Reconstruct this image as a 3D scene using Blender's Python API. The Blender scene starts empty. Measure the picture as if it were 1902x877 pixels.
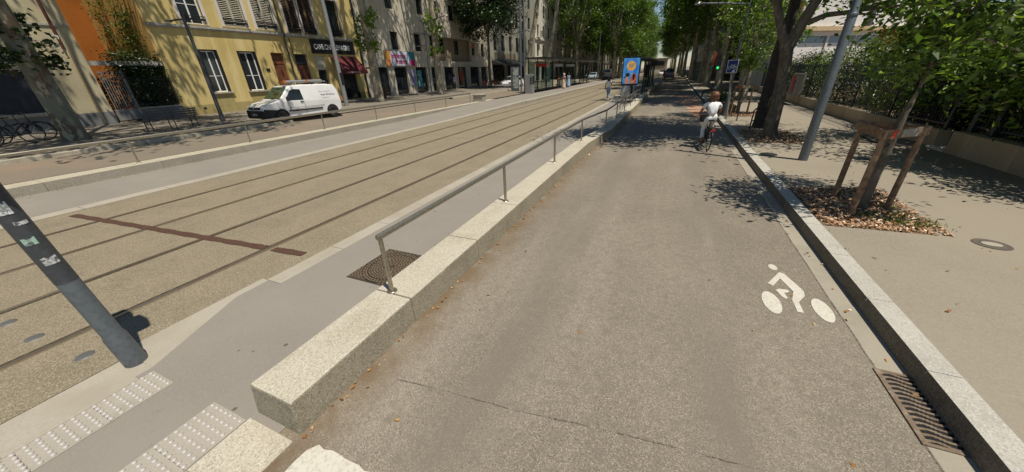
import bpy, bmesh, math, random
import numpy as np
from mathutils import Vector, Matrix
R_ = math.radians
PI = math.pi
rnd = random.Random(7)
scene = bpy.context.scene
col = scene.collection

# ------------------------------------------------------------------ helpers
def lin(r, g, b):
    f = lambda c: (c/255/12.92) if c/255 <= .04045 else ((c/255+.055)/1.055)**2.4
    return (f(r), f(g), f(b))

class MB:
    def __init__(s): s.v=[]; s.f=[]; s.m=[]
    def add(s, vs, fs, mi=0):
        o=len(s.v); s.v.extend([tuple(v) for v in vs])
        for f in fs: s.f.append(tuple(i+o for i in f)); s.m.append(mi)
        return s
    def box(s, x0,x1,y0,y1,z0,z1, mi=0):
        return s.add([(x0,y0,z0),(x1,y0,z0),(x1,y1,z0),(x0,y1,z0),(x0,y0,z1),(x1,y0,z1),(x1,y1,z1),(x0,y1,z1)],
            [(3,2,1,0),(4,5,6,7),(0,1,5,4),(1,2,6,5),(2,3,7,6),(3,0,4,7)], mi)
    def cbox(s, c, d, rz=0, mi=0, M=None):
        M = M if M is not None else Matrix.Rotation(rz,3,'Z')
        vs=[]
        for sx,sy,sz in ((-1,-1,-1),(1,-1,-1),(1,1,-1),(-1,1,-1),(-1,-1,1),(1,-1,1),(1,1,1),(-1,1,1)):
            v=M@Vector((sx*d[0]/2,sy*d[1]/2,sz*d[2]/2))+Vector(c); vs.append(v)
        return s.add(vs,[(3,2,1,0),(4,5,6,7),(0,1,5,4),(1,2,6,5),(2,3,7,6),(3,0,4,7)],mi)
    def quad(s, a,b,c,d, mi=0): return s.add([a,b,c,d],[(0,1,2,3)],mi)
    def poly(s, pts, mi=0): return s.add(pts,[tuple(range(len(pts)))],mi)
    def tube(s, pts, rads, n=10, mi=0, caps=True):
        pts=[Vector(p) for p in pts]
        if not hasattr(rads,'__len__'): rads=[rads]*len(pts)
        vs=[]; fs=[]
        up=None
        for i,p in enumerate(pts):
            if i==0: t=pts[1]-pts[0]
            elif i==len(pts)-1: t=pts[-1]-pts[-2]
            else: t=(pts[i+1]-pts[i]).normalized()+(pts[i]-pts[i-1]).normalized()
            t.normalize()
            if up is None:
                up = Vector((0,0,1)) if abs(t.z)<.9 else Vector((1,0,0))
            a=t.cross(up); 
            if a.length<1e-4: a=t.orthogonal()
            a.normalize(); b=t.cross(a).normalized(); up = -b if False else up
            up = a.cross(t).normalized()
            for k in range(n):
                an=2*PI*k/n
                vs.append(p+(a*math.cos(an)+b*math.sin(an))*rads[i])
        for i in range(len(pts)-1):
            for k in range(n):
                k2=(k+1)%n
                fs.append((i*n+k,i*n+k2,(i+1)*n+k2,(i+1)*n+k))
        if caps:
            fs.append(tuple(range(n-1,-1,-1))); fs.append(tuple((len(pts)-1)*n+k for k in range(n)))
        return s.add(vs,fs,mi)
    def cyl(s, c, r, z0, z1, n=16, mi=0, r1=None):
        return s.tube([(c[0],c[1],z0),(c[0],c[1],z1)],[r, r if r1 is None else r1],n,mi)
    def disc(s, c, rx, ry, n=20, mi=0):
        return s.poly([(c[0]+rx*math.cos(2*PI*k/n), c[1]+ry*math.sin(2*PI*k/n), c[2]) for k in range(n)],mi)
    def lathe(s, prof, n=16, c=(0,0,0), axis='Z', mi=0):
        vs=[];fs=[]
        for r,h in prof:
            for k in range(n):
                a=2*PI*k/n
                p=(r*math.cos(a),r*math.sin(a),h) if axis=='Z' else (h,r*math.cos(a),r*math.sin(a))
                vs.append((p[0]+c[0],p[1]+c[1],p[2]+c[2]))
        for i in range(len(prof)-1):
            for k in range(n):
                k2=(k+1)%n; fs.append((i*n+k,i*n+k2,(i+1)*n+k2,(i+1)*n+k))
        return s.add(vs,fs,mi)
    def prism(s, pts2, a, b, plane='xz', mi=0):
        """polygon pts2 in a plane, extruded between a and b along the remaining axis"""
        n=len(pts2)
        def P(p,t):
            return {'xz':(p[0],t,p[1]),'yz':(t,p[0],p[1]),'xy':(p[0],p[1],t)}[plane]
        vs=[P(p,a) for p in pts2]+[P(p,b) for p in pts2]
        fs=[tuple(range(n)),tuple(range(2*n-1,n-1,-1))]+[(i,(i+1)%n,n+(i+1)%n,n+i) for i in range(n)]
        return s.add(vs,fs,mi)
    def build(s, name, mats, parent=None, smooth=False, bevel=0, seg=2, fixn=True):
        me=bpy.data.meshes.new(name)
        me.from_pydata(s.v,[],s.f)
        mats = mats if isinstance(mats,(list,tuple)) else [mats]
        for m in mats: me.materials.append(m)
        if len(mats)>1: me.polygons.foreach_set('material_index',s.m)
        if fixn:
            bm=bmesh.new(); bm.from_mesh(me); bmesh.ops.recalc_face_normals(bm,faces=bm.faces[:]); bm.to_mesh(me); bm.free()
        if smooth:
            me.polygons.foreach_set('use_smooth',[True]*len(me.polygons))
            try: me.set_sharp_from_angle(angle=R_(40))
            except Exception: pass
        me.update()
        o=bpy.data.objects.new(name,me); col.objects.link(o)
        if parent: o.parent=parent
        if bevel:
            b=o.modifiers.new('bevel','BEVEL'); b.width=bevel; b.segments=seg; b.limit_method='ANGLE'; b.angle_limit=R_(30)
        return o

def tag(o, label=None, cat=None, group=None, kind=None):
    if label: o['label']=label
    if cat: o['category']=cat
    if group: o['group']=group
    if kind: o['kind']=kind
    return o
def thing(name, label, cat, loc=(0,0,0), rz=0, group=None):
    o=bpy.data.objects.new(name,None); col.objects.link(o); o.empty_display_size=.2
    o.location=loc; o.rotation_euler=(0,0,rz)
    return tag(o,label,cat,group)
KIDS={}
def kids(o): return [c for c in bpy.data.objects if c.parent==o]
def copy_tree(o, parent=None):
    c=o.copy(); col.objects.link(c)
    if parent: c.parent=parent
    for ch in kids(o): copy_tree(ch,c)
    return c

# ------------------------------------------------------------------ materials
def newmat(name):
    m=bpy.data.materials.new(name); m.use_nodes=True
    nt=m.node_tree; return m,nt,nt.nodes['Principled BSDF']
def nd(nt,t,**kw):
    n=nt.nodes.new(t)
    for k,v in kw.items():
        if k in n.inputs.keys(): n.inputs[k].default_value=v
        else: setattr(n,k,v)
    return n
def mixc(nt, fac, a, b, blend='MIX'):
    n=nt.nodes.new('ShaderNodeMix'); n.data_type='RGBA'; n.blend_type=blend
    for i,v in ((0,fac),(6,a),(7,b)):
        if isinstance(v,(int,float)): n.inputs[i].default_value=v
        elif isinstance(v,tuple): n.inputs[i].default_value=v+(1,) if len(v)==3 else v
        else: nt.links.new(v,n.inputs[i])
    return n.outputs[2]
def ramp(nt, src, lo, hi):
    n=nt.nodes.new('ShaderNodeMapRange'); n.inputs[1].default_value=lo; n.inputs[2].default_value=hi
    nt.links.new(src,n.inputs[0]); return n.outputs[0]
def coords(nt, kind='P', scale=None):
    if kind=='P': o=nt.nodes.new('ShaderNodeNewGeometry').outputs['Position']
    else: o=nt.nodes.new('ShaderNodeTexCoord').outputs['Object']
    if scale:
        mp=nt.nodes.new('ShaderNodeMapping'); mp.inputs['Scale'].default_value=scale
        nt.links.new(o,mp.inputs[0]); o=mp.outputs[0]
    return o
def noise(nt, co, scale, detail=3, rough=.6):
    n=nd(nt,'ShaderNodeTexNoise',Scale=scale,Detail=detail,Roughness=rough); nt.links.new(co,n.inputs['Vector']); return n.outputs['Fac']
def bump(nt,p,h,strength,dist=.01):
    b=nd(nt,'ShaderNodeBump',Strength=strength,Distance=dist); nt.links.new(h,b.inputs['Height']); nt.links.new(b.outputs[0],p.inputs['Normal'])

def surf(name, c, rough=.8, metal=0, fine=None, big=None, bmp=None, k='O', spec=.5, coat=0, spots=None):
    """c base colour; fine=(scale,colour,lo,hi) grain; big=(scale,colour,lo,hi) patches; bmp=(scale,strength)"""
    m,nt,p=newmat(name)
    p.inputs['Roughness'].default_value=rough; p.inputs['Metallic'].default_value=metal
    p.inputs['Specular IOR Level'].default_value=spec; p.inputs['Coat Weight'].default_value=coat
    co=coords(nt,k); cur=tuple(c)
    for f in ([big] if isinstance(big,tuple) else (big or [])):
        cur=mixc(nt,ramp(nt,noise(nt,co,f[0],5),f[2],f[3]),cur,tuple(f[1]))
    for f in ([fine] if isinstance(fine,tuple) else (fine or [])):
        cur=mixc(nt,ramp(nt,noise(nt,co,f[0],2),f[2],f[3]),cur,tuple(f[1]))
    if spots:
        for sc,rr,cc,keep in spots:
            v=nd(nt,'ShaderNodeTexVoronoi',Scale=sc); nt.links.new(co,v.inputs['Vector']); sp=nd(nt,'ShaderNodeSeparateColor'); nt.links.new(v.outputs['Color'],sp.inputs[0])
            a=ramp(nt,v.outputs['Distance'],rr,rr*.6); b=ramp(nt,sp.outputs[0],keep,keep+.02); mm=nd(nt,'ShaderNodeMath',operation='MULTIPLY'); nt.links.new(a,mm.inputs[0]); nt.links.new(b,mm.inputs[1]); cur=mixc(nt,mm.outputs[0],cur,cc)
    if isinstance(cur,tuple): p.inputs['Base Color'].default_value=cur+(1,)
    else: nt.links.new(cur,p.inputs['Base Color'])
    if bmp: bump(nt,p,noise(nt,co,bmp[0],3),bmp[1])
    return m

def glass_mat(name, c=(.02,.025,.03), rough=.06):
    m,nt,p=newmat(name)
    p.inputs['Base Color'].default_value=c+(1,); p.inputs['Roughness'].default_value=rough; p.inputs['Specular IOR Level'].default_value=.7
    return m
def clear_mat(name, tint=(.6,.68,.65)):
    m,nt,p=newmat(name); nt.nodes.remove(p)
    t=nd(nt,'ShaderNodeBsdfTransparent'); t.inputs[0].default_value=tint+(1,)
    g=nd(nt,'ShaderNodeBsdfGlossy'); g.inputs['Roughness'].default_value=.03
    mx=nd(nt,'ShaderNodeMixShader'); mx.inputs[0].default_value=.12
    nt.links.new(t.outputs[0],mx.inputs[1]); nt.links.new(g.outputs[0],mx.inputs[2])
    nt.links.new(mx.outputs[0],nt.nodes['Material Output'].inputs[0]); return m
def leaf_mat(name, c1, c2, c3, trans=.35):
    m,nt,p=newmat(name); nt.nodes.remove(p)
    g=nt.nodes.new('ShaderNodeNewGeometry')
    cr=nt.nodes.new('ShaderNodeValToRGB'); e=cr.color_ramp.elements
    e[0].position=0; e[0].color=c1+(1,); e[1].position=1; e[1].color=c3+(1,); x=e.new(.55); x.color=c2+(1,)
    nt.links.new(g.outputs['Random Per Island'],cr.inputs[0])
    d=nd(nt,'ShaderNodeBsdfPrincipled'); d.inputs['Roughness'].default_value=.38; d.inputs['Specular IOR Level'].default_value=.5
    t=nd(nt,'ShaderNodeBsdfTranslucent')
    nt.links.new(cr.outputs[0],d.inputs['Base Color'])
    tc=mixc(nt,1.0,cr.outputs[0],(1.5,1.7,.5),'MULTIPLY'); nt.links.new(tc,t.inputs[0])
    mx=nd(nt,'ShaderNodeMixShader'); mx.inputs[0].default_value=trans
    nt.links.new(d.outputs[0],mx.inputs[1]); nt.links.new(t.outputs[0],mx.inputs[2])
    nt.links.new(mx.outputs[0],nt.nodes['Material Output'].inputs[0]); return m

M={}
def road_mat():
    m,nt,p=newmat('road_asphalt'); co=coords(nt,'P')
    base=mixc(nt,ramp(nt,noise(nt,co,.35,6),.38,.68),(.166,.141,.107),(.246,.212,.163))
    st=noise(nt,coords(nt,'P',(1.4,.12,1)),1.0,4)
    base=mixc(nt,ramp(nt,st,.5,.75),base,(.265,.232,.182))
    v=nd(nt,'ShaderNodeTexVoronoi',Scale=150.0); nt.links.new(co,v.inputs['Vector'])
    sep=nd(nt,'ShaderNodeSeparateColor'); nt.links.new(v.outputs['Color'],sep.inputs[0])
    base=mixc(nt,ramp(nt,sep.outputs[0],.6,1.05),base,(.37,.325,.26))
    base=mixc(nt,ramp(nt,sep.outputs[1],.64,1.15),base,(.08,.068,.053))
    base=mixc(nt,ramp(nt,noise(nt,co,9,4),.5,.8),base,(.162,.14,.11))
    gx=nd(nt,'ShaderNodeSeparateXYZ'); nt.links.new(co,gx.inputs[0])
    for xc in (-1.05,.75):
        dm=nd(nt,'ShaderNodeMath',operation='SUBTRACT'); nt.links.new(gx.outputs[0],dm.inputs[0]); dm.inputs[1].default_value=xc
        da=nd(nt,'ShaderNodeMath',operation='ABSOLUTE'); nt.links.new(dm.outputs[0],da.inputs[0])
        ff=nd(nt,'ShaderNodeMath',operation='MULTIPLY'); nt.links.new(ramp(nt,da.outputs[0],.42,.08),ff.inputs[0]); nt.links.new(ramp(nt,noise(nt,coords(nt,'P',(1.5,.35,1)),1.,4),.35,.7),ff.inputs[1])
        base=mixc(nt,ff.outputs[0],base,(.172,.147,.117))
    dg=ramp(nt,gx.outputs[0],-1.75,-2.12); ff=nd(nt,'ShaderNodeMath',operation='MULTIPLY'); nt.links.new(dg,ff.inputs[0]); nt.links.new(ramp(nt,noise(nt,co,3,4),.3,.6),ff.inputs[1]); base=mixc(nt,ff.outputs[0],base,(.15,.105,.062))
    nt.links.new(base,p.inputs['Base Color']); p.inputs['Roughness'].default_value=.85; p.inputs['Specular IOR Level'].default_value=.3
    bump(nt,p,noise(nt,co,85,3),.35,.008); return m
def speck_mat(name, base, dark, light, scale, patch=None, bmp=.3, rough=.85):
    m,nt,p=newmat(name); co=coords(nt,'P'); cur=base
    for pt in ((patch if isinstance(patch,list) else [patch]) if patch else []): cur=mixc(nt,ramp(nt,noise(nt,co,pt[0],6),pt[2],pt[3]),cur,pt[1])
    v=nd(nt,'ShaderNodeTexVoronoi',Scale=float(scale)); nt.links.new(co,v.inputs['Vector'])
    sep=nd(nt,'ShaderNodeSeparateColor'); nt.links.new(v.outputs['Color'],sep.inputs[0])
    cur=mixc(nt,ramp(nt,sep.outputs[0],.6,1.0),cur,light)
    cur=mixc(nt,ramp(nt,sep.outputs[1],.62,1.0),cur,dark)
    nt.links.new(cur,p.inputs['Base Color']); p.inputs['Roughness'].default_value=rough; p.inputs['Specular IOR Level'].default_value=.3
    bump(nt,p,noise(nt,co,scale*.8,3),bmp,.006); return m
M['road']=road_mat()
M['track']=speck_mat('track_aggregate',(0.235,0.197,0.133),(0.129,0.103,0.067),(0.354,0.309,0.227),120,[(1.3,(0.189,0.161,0.109),.42,.66),(5,(0.167,0.140,0.094),.58,.78)],.35)
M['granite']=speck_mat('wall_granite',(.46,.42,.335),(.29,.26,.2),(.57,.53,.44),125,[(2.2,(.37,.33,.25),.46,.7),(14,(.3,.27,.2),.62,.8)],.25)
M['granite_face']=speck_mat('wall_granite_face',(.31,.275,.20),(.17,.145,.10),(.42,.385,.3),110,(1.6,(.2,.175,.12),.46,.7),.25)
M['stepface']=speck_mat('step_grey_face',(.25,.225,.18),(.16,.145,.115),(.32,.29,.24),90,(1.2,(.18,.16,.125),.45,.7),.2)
M['kerbface']=speck_mat('kerb_shaded_face',(.17,.15,.115),(.10,.088,.066),(.22,.2,.16),100,(3.,(.12,.105,.08),.45,.7),.2)  # road-side kerb face: its shade painted into the colour, with some tyre grime
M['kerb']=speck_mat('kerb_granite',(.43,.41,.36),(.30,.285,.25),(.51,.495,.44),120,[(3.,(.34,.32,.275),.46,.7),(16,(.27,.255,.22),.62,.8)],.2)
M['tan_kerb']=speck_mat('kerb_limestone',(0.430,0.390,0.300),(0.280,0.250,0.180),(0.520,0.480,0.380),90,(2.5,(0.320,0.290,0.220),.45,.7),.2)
M['walk']=surf('smooth_asphalt',(0.219,0.197,0.170),.8,0,(60,(0.256,0.233,0.200),.4,.7),[(.8,(0.251,0.230,0.197),.4,.65),(7,(0.186,0.167,0.142),.6,.75)],(70,.12),'P',.3,0,[(3.2,.085,(0.112,0.098,0.079),.72),(6,.1,(0.140,0.121,0.098),.8),(2.1,.05,(0.353,0.326,0.279),.75)])
M['pave']=surf('pavement_asphalt',(0.265,0.230,0.176),.85,0,(60,(0.296,0.259,0.203),.4,.7),[(.55,(0.225,0.194,0.148),.42,.68),(6,(0.211,0.182,0.138),.62,.78)],(60,.15),'P',.3,0,[(2.3,.07,(0.118,0.100,0.073),.74),(5,.09,(0.171,0.145,0.108),.8),(1.7,.04,(0.378,0.345,0.276),.75)])
M['edging']=surf('light_concrete_edging',(0.378,0.344,0.280),.85,0,(70,(0.318,0.288,0.232),.45,.7),(1.5,(0.310,0.275,0.215),.45,.7),(60,.15),'P',.3)
M['gutter']=surf('gutter_concrete',(0.331,0.299,0.239),.85,0,(70,(0.285,0.258,0.202),.45,.7),(2,(0.248,0.225,0.175),.45,.7),(60,.15),'P',.3)
M['lane']=surf('lane_paving',(.17,.145,.11),.85,0,(45,(.21,.18,.14),.4,.7),[(.4,(.25,.17,.115),.5,.7)],(60,.15),'P',.3)
M['leftpave']=surf('old_pavement',(.185,.16,.125),.85,0,(40,(.22,.195,.155),.4,.7),[(.5,(.17,.15,.12),.45,.7)],(60,.15),'P',.3)
M['redpave']=surf('red_paving',(.36,.2,.13),.85,0,(40,(.4,.26,.18),.4,.7),[(.8,(.3,.21,.15),.45,.7)],(60,.15),'P',.3)
M['earth']=surf('dry_earth',(.16,.11,.065),.95,0,(30,(.23,.16,.1),.4,.7),(3,(.1,.075,.05),.45,.7),(30,.6),'P',.2)
M['ground']=surf('far_ground',(.2,.18,.15),.9,0,(3,(.24,.21,.17),.4,.7),None,None,'P',.2)
M['paint']=surf('white_road_paint',(0.558,0.531,0.450),.7,0,[(38,(0.450,0.414,0.342),.5,.66)],(4,(0.450,0.423,0.342),.5,.75),(60,.2),'P')
def worn(name,c,under,s1,lo,hi):
    m,nt,p=newmat(name); co=coords(nt,'P')
    t=nd(nt,'ShaderNodeBsdfTransparent'); mx=nd(nt,'ShaderNodeMixShader')
    f=ramp(nt,noise(nt,co,s1,5,.7),lo,hi)
    nt.links.new(f,mx.inputs[0]); nt.links.new(t.outputs[0],mx.inputs[1]); nt.links.new(p.outputs[0],mx.inputs[2])
    nt.links.new(mx.outputs[0],nt.nodes['Material Output'].inputs[0])
    nt.links.new(mixc(nt,ramp(nt,noise(nt,co,25,3),.4,.7),c,under),p.inputs['Base Color']); p.inputs['Roughness'].default_value=.85; return m
M['rust']=worn('rust_red_strip',(.085,.037,.022),(.06,.03,.02),14,.33,.44)
M['crack']=worn('crack_dark',(.075,.063,.048),(.11,.093,.072),40,.38,.66)
M['rail']=surf('rail_steel',(.46,.42,.37),.32,.85,(30,(.34,.3,.25),.4,.7),(.5,(.22,.175,.12),.42,.68),None,'P')
M['groove']=surf('rail_groove',(.055,.042,.027),.95,0,(20,(.10,.078,.05),.4,.7),None,None,'P',.1)
M['railjoint']=surf('rail_joint',(.15,.115,.07),.95,0,(50,(.22,.17,.11),.4,.7),None,None,'P',.1)
M['steel']=surf('brushed_steel',(.42,.385,.31),.36,.8,(60,(.22,.19,.135),.4,.7),None,None,'O')
M['iron']=surf('cast_iron',(.22,.165,.105),.7,.3,(40,(.13,.095,.06),.4,.7),(5,(.3,.23,.15),.45,.7),(40,.3),'O')
M['irondark']=surf('dark_iron',(.05,.036,.024),.85,.1)  # darker base plate showing between the raised studs
M['drain']=surf('drain_iron',(.19,.142,.095),.75,.3,(40,(.15,.11,.08),.4,.7),(8,(.32,.26,.19),.45,.7),(40,.3),'P')
M['black']=surf('black_hole',(.006,.006,.006),.9)
M['polegrey']=surf('grey_pole_paint',(.125,.145,.16),.42,.2,(25,(.095,.11,.12),.45,.7),(2,(.175,.19,.2),.5,.75),(40,.08),'O')
M['poledark']=surf('dark_grey_pole',(.062,.068,.077),.42,.2,(25,(.085,.09,.096),.45,.72),(3,(.11,.11,.105),.56,.75),(30,.12),'O')
M['polelight']=surf('galvanised_pole',(.32,.33,.33),.45,.4,(20,(.26,.27,.27),.4,.7),None,None,'O')
M['darkmetal']=surf('dark_metal',(.025,.027,.03),.4,.3)
M['navymetal']=surf('navy_metal',(.02,.026,.045),.45,.2)
M['wood']=surf('stake_wood',(0.250,0.160,0.094),.85,0,(14,(0.150,0.094,0.056),.4,.65),(2,(0.338,0.231,0.144),.45,.7),(25,.4),'O')
M['rope']=surf('black_strap',(.012,.012,.012),.7)
M['rubber']=surf('rubber',(.018,.018,.018),.75)
M['white']=surf('white_paint',(.78,.78,.76),.5)
M['vanwhite']=surf('van_paint',(.76,.76,.75),.25,0,None,(1.5,(.68,.68,.67),.45,.7),None,'O',.5,.4)
M['glass']=glass_mat('window_glass')
M['carglass']=glass_mat('vehicle_glass',(.015,.02,.02),.03)
M['clear']=clear_mat('shelter_glass')
M['redbits']=surf('red_plastic',(.5,.03,.02),.5)
M['yellowbits']=surf('yellow_plastic',(.62,.33,.03),.5)
def plaster(name,c,d,lightc):
    m,nt,p=newmat(name); co=coords(nt,'P')
    cur=mixc(nt,ramp(nt,noise(nt,co,.5,6),.42,.68),c,d)
    cur=mixc(nt,ramp(nt,noise(nt,coords(nt,'P',(2.5,2.5,.18)),1.,5),.5,.72),cur,lightc)
    cur=mixc(nt,ramp(nt,noise(nt,co,9,4),.55,.8),cur,d)
    nt.links.new(cur,p.inputs['Base Color']); p.inputs['Roughness'].default_value=.9; p.inputs['Specular IOR Level'].default_value=.2
    bump(nt,p,noise(nt,co,30,4),.25,.01); return m
M['yellow']=plaster('yellow_render',(0.588,0.462,0.194),(0.493,0.373,0.142),(0.672,0.557,0.284))
M['yellowlow']=plaster('olive_plinth',(.36,.29,.12),(.29,.23,.095),(.4,.33,.16))
M['orange']=plaster('orange_render',(.34,.115,.02),(.27,.085,.016),(.38,.15,.035))
M['peach']=plaster('ochre_side_render',(.58,.36,.12),(.5,.28,.075),(.64,.45,.2))
M['beige']=plaster('beige_render',(.46,.40,.26),(.37,.32,.205),(.54,.48,.34))
M['concrete']=plaster('ribbed_concrete',(.56,.51,.41),(.46,.41,.32),(.64,.59,.49))
M['concdark']=plaster('brown_concrete',(.3,.24,.17),(.24,.19,.13),(.34,.28,.2))
M['cream']=plaster('cream_stone',(.7,.66,.56),(.6,.56,.46),(.76,.72,.63))
M['greystone']=plaster('grey_green_render',(.33,.32,.26),(.26,.25,.2),(.4,.38,.31))
M['brown']=plaster('brown_brick',(.13,.085,.055),(.09,.06,.04),(.18,.12,.08))
M['pinkish']=plaster('pink_render',(.45,.28,.24),(.38,.22,.19),(.5,.34,.3))
M['schoolwhite']=plaster('white_render',(.74,.72,.68),(.68,.66,.62),(.8,.78,.74))
M['ledge']=plaster('ledge_stone',(.36,.345,.3),(.28,.27,.235),(.46,.44,.38))
M['ochreledge']=plaster('tan_ledge',(.55,.42,.25),(.48,.35,.2),(.6,.48,.3))
M['whitetrim']=plaster('pale_trim',(.62,.57,.52),(.55,.5,.45),(.68,.64,.6))
M['lowwall']=plaster('garden_wall',(.40,.335,.24),(.31,.255,.175),(.48,.41,.3))
M['bluegrey']=plaster('blue_grey_plinth',(.19,.19,.185),(.15,.15,.15),(.24,.24,.23))
M['louver']=surf('pale_louvre',(.5,.46,.36),.8,0,None,(4,(.4,.36,.27),.45,.7))
M['louverbrown']=surf('brown_louvre',(.15,.09,.05),.8,0,None,(4,(.1,.065,.04),.45,.7))
M['door']=surf('brown_door',(.16,.058,.025),.5,0,None,(3,(.1,.035,.018),.4,.7))
M['doorred']=surf('dark_red_door',(.08,.022,.014),.5)
M['doororange']=surf('orange_door',(.45,.15,.03),.6)
M['awnred']=surf('burgundy_awning',(.10,.012,.014),.8)
M['awnblack']=surf('black_awning',(.012,.013,.016),.8)
M['signblack']=surf('black_sign',(.008,.008,.009),.5)
M['navy']=surf('navy_shutter',(.014,.018,.028),.5,0,None,(3,(.022,.026,.036),.45,.7))
M['skin']=surf('skin',(.42,.24,.16),.6)
M['skindark']=surf('tanned_skin',(.25,.12,.07),.6)
M['tee']=surf('white_cotton',(.74,.75,.77),.9)
M['jeans']=surf('pale_jeans',(.2,.28,.4),.9)
M['darkcloth']=surf('dark_cloth',(.015,.017,.022),.9)
M['pinkcloth']=surf('pink_cloth',(.72,.5,.5),.9)
M['bluecloth']=surf('light_blue_cloth',(.3,.42,.65),.9)
M['redcloth']=surf('dark_red_cloth',(.16,.025,.02),.9)
M['whitepants']=surf('white_trousers',(.68,.68,.67),.9)
M['hairbrown']=surf('reddish_brown_hair',(.20,.085,.04),.6,0,None,(22,(.08,.032,.016),.42,.6))
M['hairdark']=surf('dark_hair',(.018,.013,.01),.6)
M['shoe']=surf('brown_leather',(.16,.06,.025),.6)
def bark(name,c1,c2,c3,sc):
    m,nt,p=newmat(name); co=coords(nt,'O',(1,1,.45))
    cur=mixc(nt,ramp(nt,noise(nt,co,sc,3),.44,.54),c1,c2)
    cur=mixc(nt,ramp(nt,noise(nt,co,sc*1.9,3),.55,.63),cur,c3)
    nt.links.new(cur,p.inputs['Base Color']); p.inputs['Roughness'].default_value=.9
    bump(nt,p,noise(nt,co,sc*3,4),.5,.02); return m
M['planebark']=bark('plane_bark',(0.375,0.325,0.225),(0.213,0.181,0.119),(0.525,0.488,0.388),2.6)
M['dullbark']=bark('dull_plane_bark',(0.182,0.189,0.140),(0.119,0.087,0.056),(0.336,0.315,0.224),2.2)
M['greybark']=bark('grey_bark',(0.156,0.130,0.098),(0.104,0.087,0.065),(0.208,0.176,0.130),6)
M['darkbark']=bark('dark_bark',(0.053,0.044,0.038),(0.038,0.032,0.027),(0.076,0.061,0.049),6)
M['leafplane']=leaf_mat('plane_leaves',(.040,.075,.010),(.080,.145,.018),(.14,.205,.028),.38)
M['leafdark']=leaf_mat('dark_leaves',(.010,.024,.006),(.018,.042,.009),(.034,.068,.014),.15)
M['leafyoung']=leaf_mat('ash_leaves',(.032,.062,.012),(.10,.17,.03),(.26,.34,.075),.36) #(0.040,0.080,0.015),(0.090,0.163,0.027),(0.188,0.269,0.044),.33)
M['leafhedge']=leaf_mat('hedge_leaves',(.024,.046,.010),(.07,.12,.022),(.20,.22,.04),.3) #(.026,.05,.010),(.052,.095,.018),(.12,.14,.022),.25)
M['leafred']=leaf_mat('reddish_leaves',(.2,.06,.02),(.28,.1,.03),(.16,.16,.03),.3)
M['leafbright']=leaf_mat('bright_shoots',(.08,.14,.015),(.14,.22,.025),(.2,.28,.035),.4)
M['grass']=leaf_mat('grass_blades',(.06,.1,.015),(.1,.16,.02),(.16,.22,.04),.3)
M['chips']=leaf_mat('wood_chips',(0.213,0.094,0.040),(0.500,0.294,0.163),(0.750,0.575,0.400),0.0)
M['dryleaf']=leaf_mat('dry_leaves',(.25,.1,.03),(.4,.22,.08),(.5,.36,.2),.1)

# ------------------------------------------------------------------ sheets
def sheet(name, pts, mat, label=None):
    o=MB().poly(pts).build(name,mat); tag(o,kind='structure'); return o
def strips(name, prof, y0, y1, mat, dy=None):
    """ruled sheet along Y with an x,z profile"""
    mb=MB()
    for (xa,za),(xb,zb) in zip(prof,prof[1:]): mb.quad((xa,y0,za),(xb,y0,zb),(xb,y1,zb),(xa,y1,za))
    o=mb.build(name,mat); tag(o,kind='structure'); return o
YN,YF=-14,330
sheet('ground',[(-700,-500,-.12),(700,-500,-.12),(700,1500,-.12),(-700,1500,-.12)],M['ground'])
strips('road',[(-2.4,-.001),(1.92,0)],YN,YF,M['road'])
strips('gutter',[(1.92,.001),(2.2,.004)],YN,YF,M['gutter'])
# bed between the rails, pavements
strips('track_bed',[(-11.25,0),(-4.46,0)],YN,YF,M['track'])
sheet('path',[(-4.02,YN,.003),(-2.3,YN,.003),(-2.3,2.1,.003),(-4.50,2.1,.003),(-4.50,1.7,.003),(-4.05,.72,.003)],M['walk'])
sheet('sidewalk',[(-4.26,2.1,.003),(-2.35,2.1,.003),(-2.35,11.2,.003),(-2.1,13.4,.003),(-2.1,YF,.003),(-4.26,YF,.003)],M['walk'])
sheet('bedding',[(-4.7,YN,-.006),(-2.0,YN,-.006),(-2.0,3,-.006),(-4.7,3,-.006)],M['edging'])
mbe=MB()
y=2.1
while y<110:
    mbe.box(-4.52,-4.26,y+.004,y+1.0-.004,-.05,.006); y+=1.0
tag(mbe.build('edging',M['edging']),kind='structure')
mbe=MB(); mbe.quad((-4.62,.72,.001),(-4.03,.72,.001),(-4.44,2.1,.001),(-4.62,2.1,.001)); tag(mbe.build('track_verge',M['edging']),kind='structure')
mbe=MB(); y=-14
while y<16.5:
    mbe.box(-11.62,-11.25,y+.005,y+1.5-.005,-.05,.02); y+=1.5
tag(mbe.build('edging',M['edging']),kind='structure')
strips('sidewalk',[(-14.3,.012),(-11.6,.008)],YN,17,M['walk'])
strips('sidewalk',[(-14.3,.012),(-11.25,.008)],75,YF,M['walk'])
sheet('sidewalk_ramp',[(-14.3,17,.012),(-11.6,17,.008),(-10.95,27,.261),(-14.3,27,.261)],M['walk'])
mbr=MB(); mbr.add([(-11.62,17,.012),(-11.25,17,.02),(-10.6,27,.275),(-10.97,27,.272),(-11.25,17,-.05),(-10.6,27,-.05)],[(0,1,2,3),(1,4,5,2)]); tag(mbr.build('edging',M['edging']),kind='structure')
strips('lane',[(-18.06,.372),(-15.0,.232)],YN,YF,M['lane'])
strips('sidewalk',[(-27.2,.66),(-18.2,.49)],YN,YF,M['leftpave'])
mbk=MB(); y=-14
while y<200:
    L=1.2
    if not (11.5<y<27.5): mbk.box(-18.22,-18.05,y+.004,y+L-.004,.3,.5)
    y+=L
tag(mbk.build('kerb',M['tan_kerb'],bevel=.012),kind='structure')
mbl=MB()   # parking bay apron between lane and pavement
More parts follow.
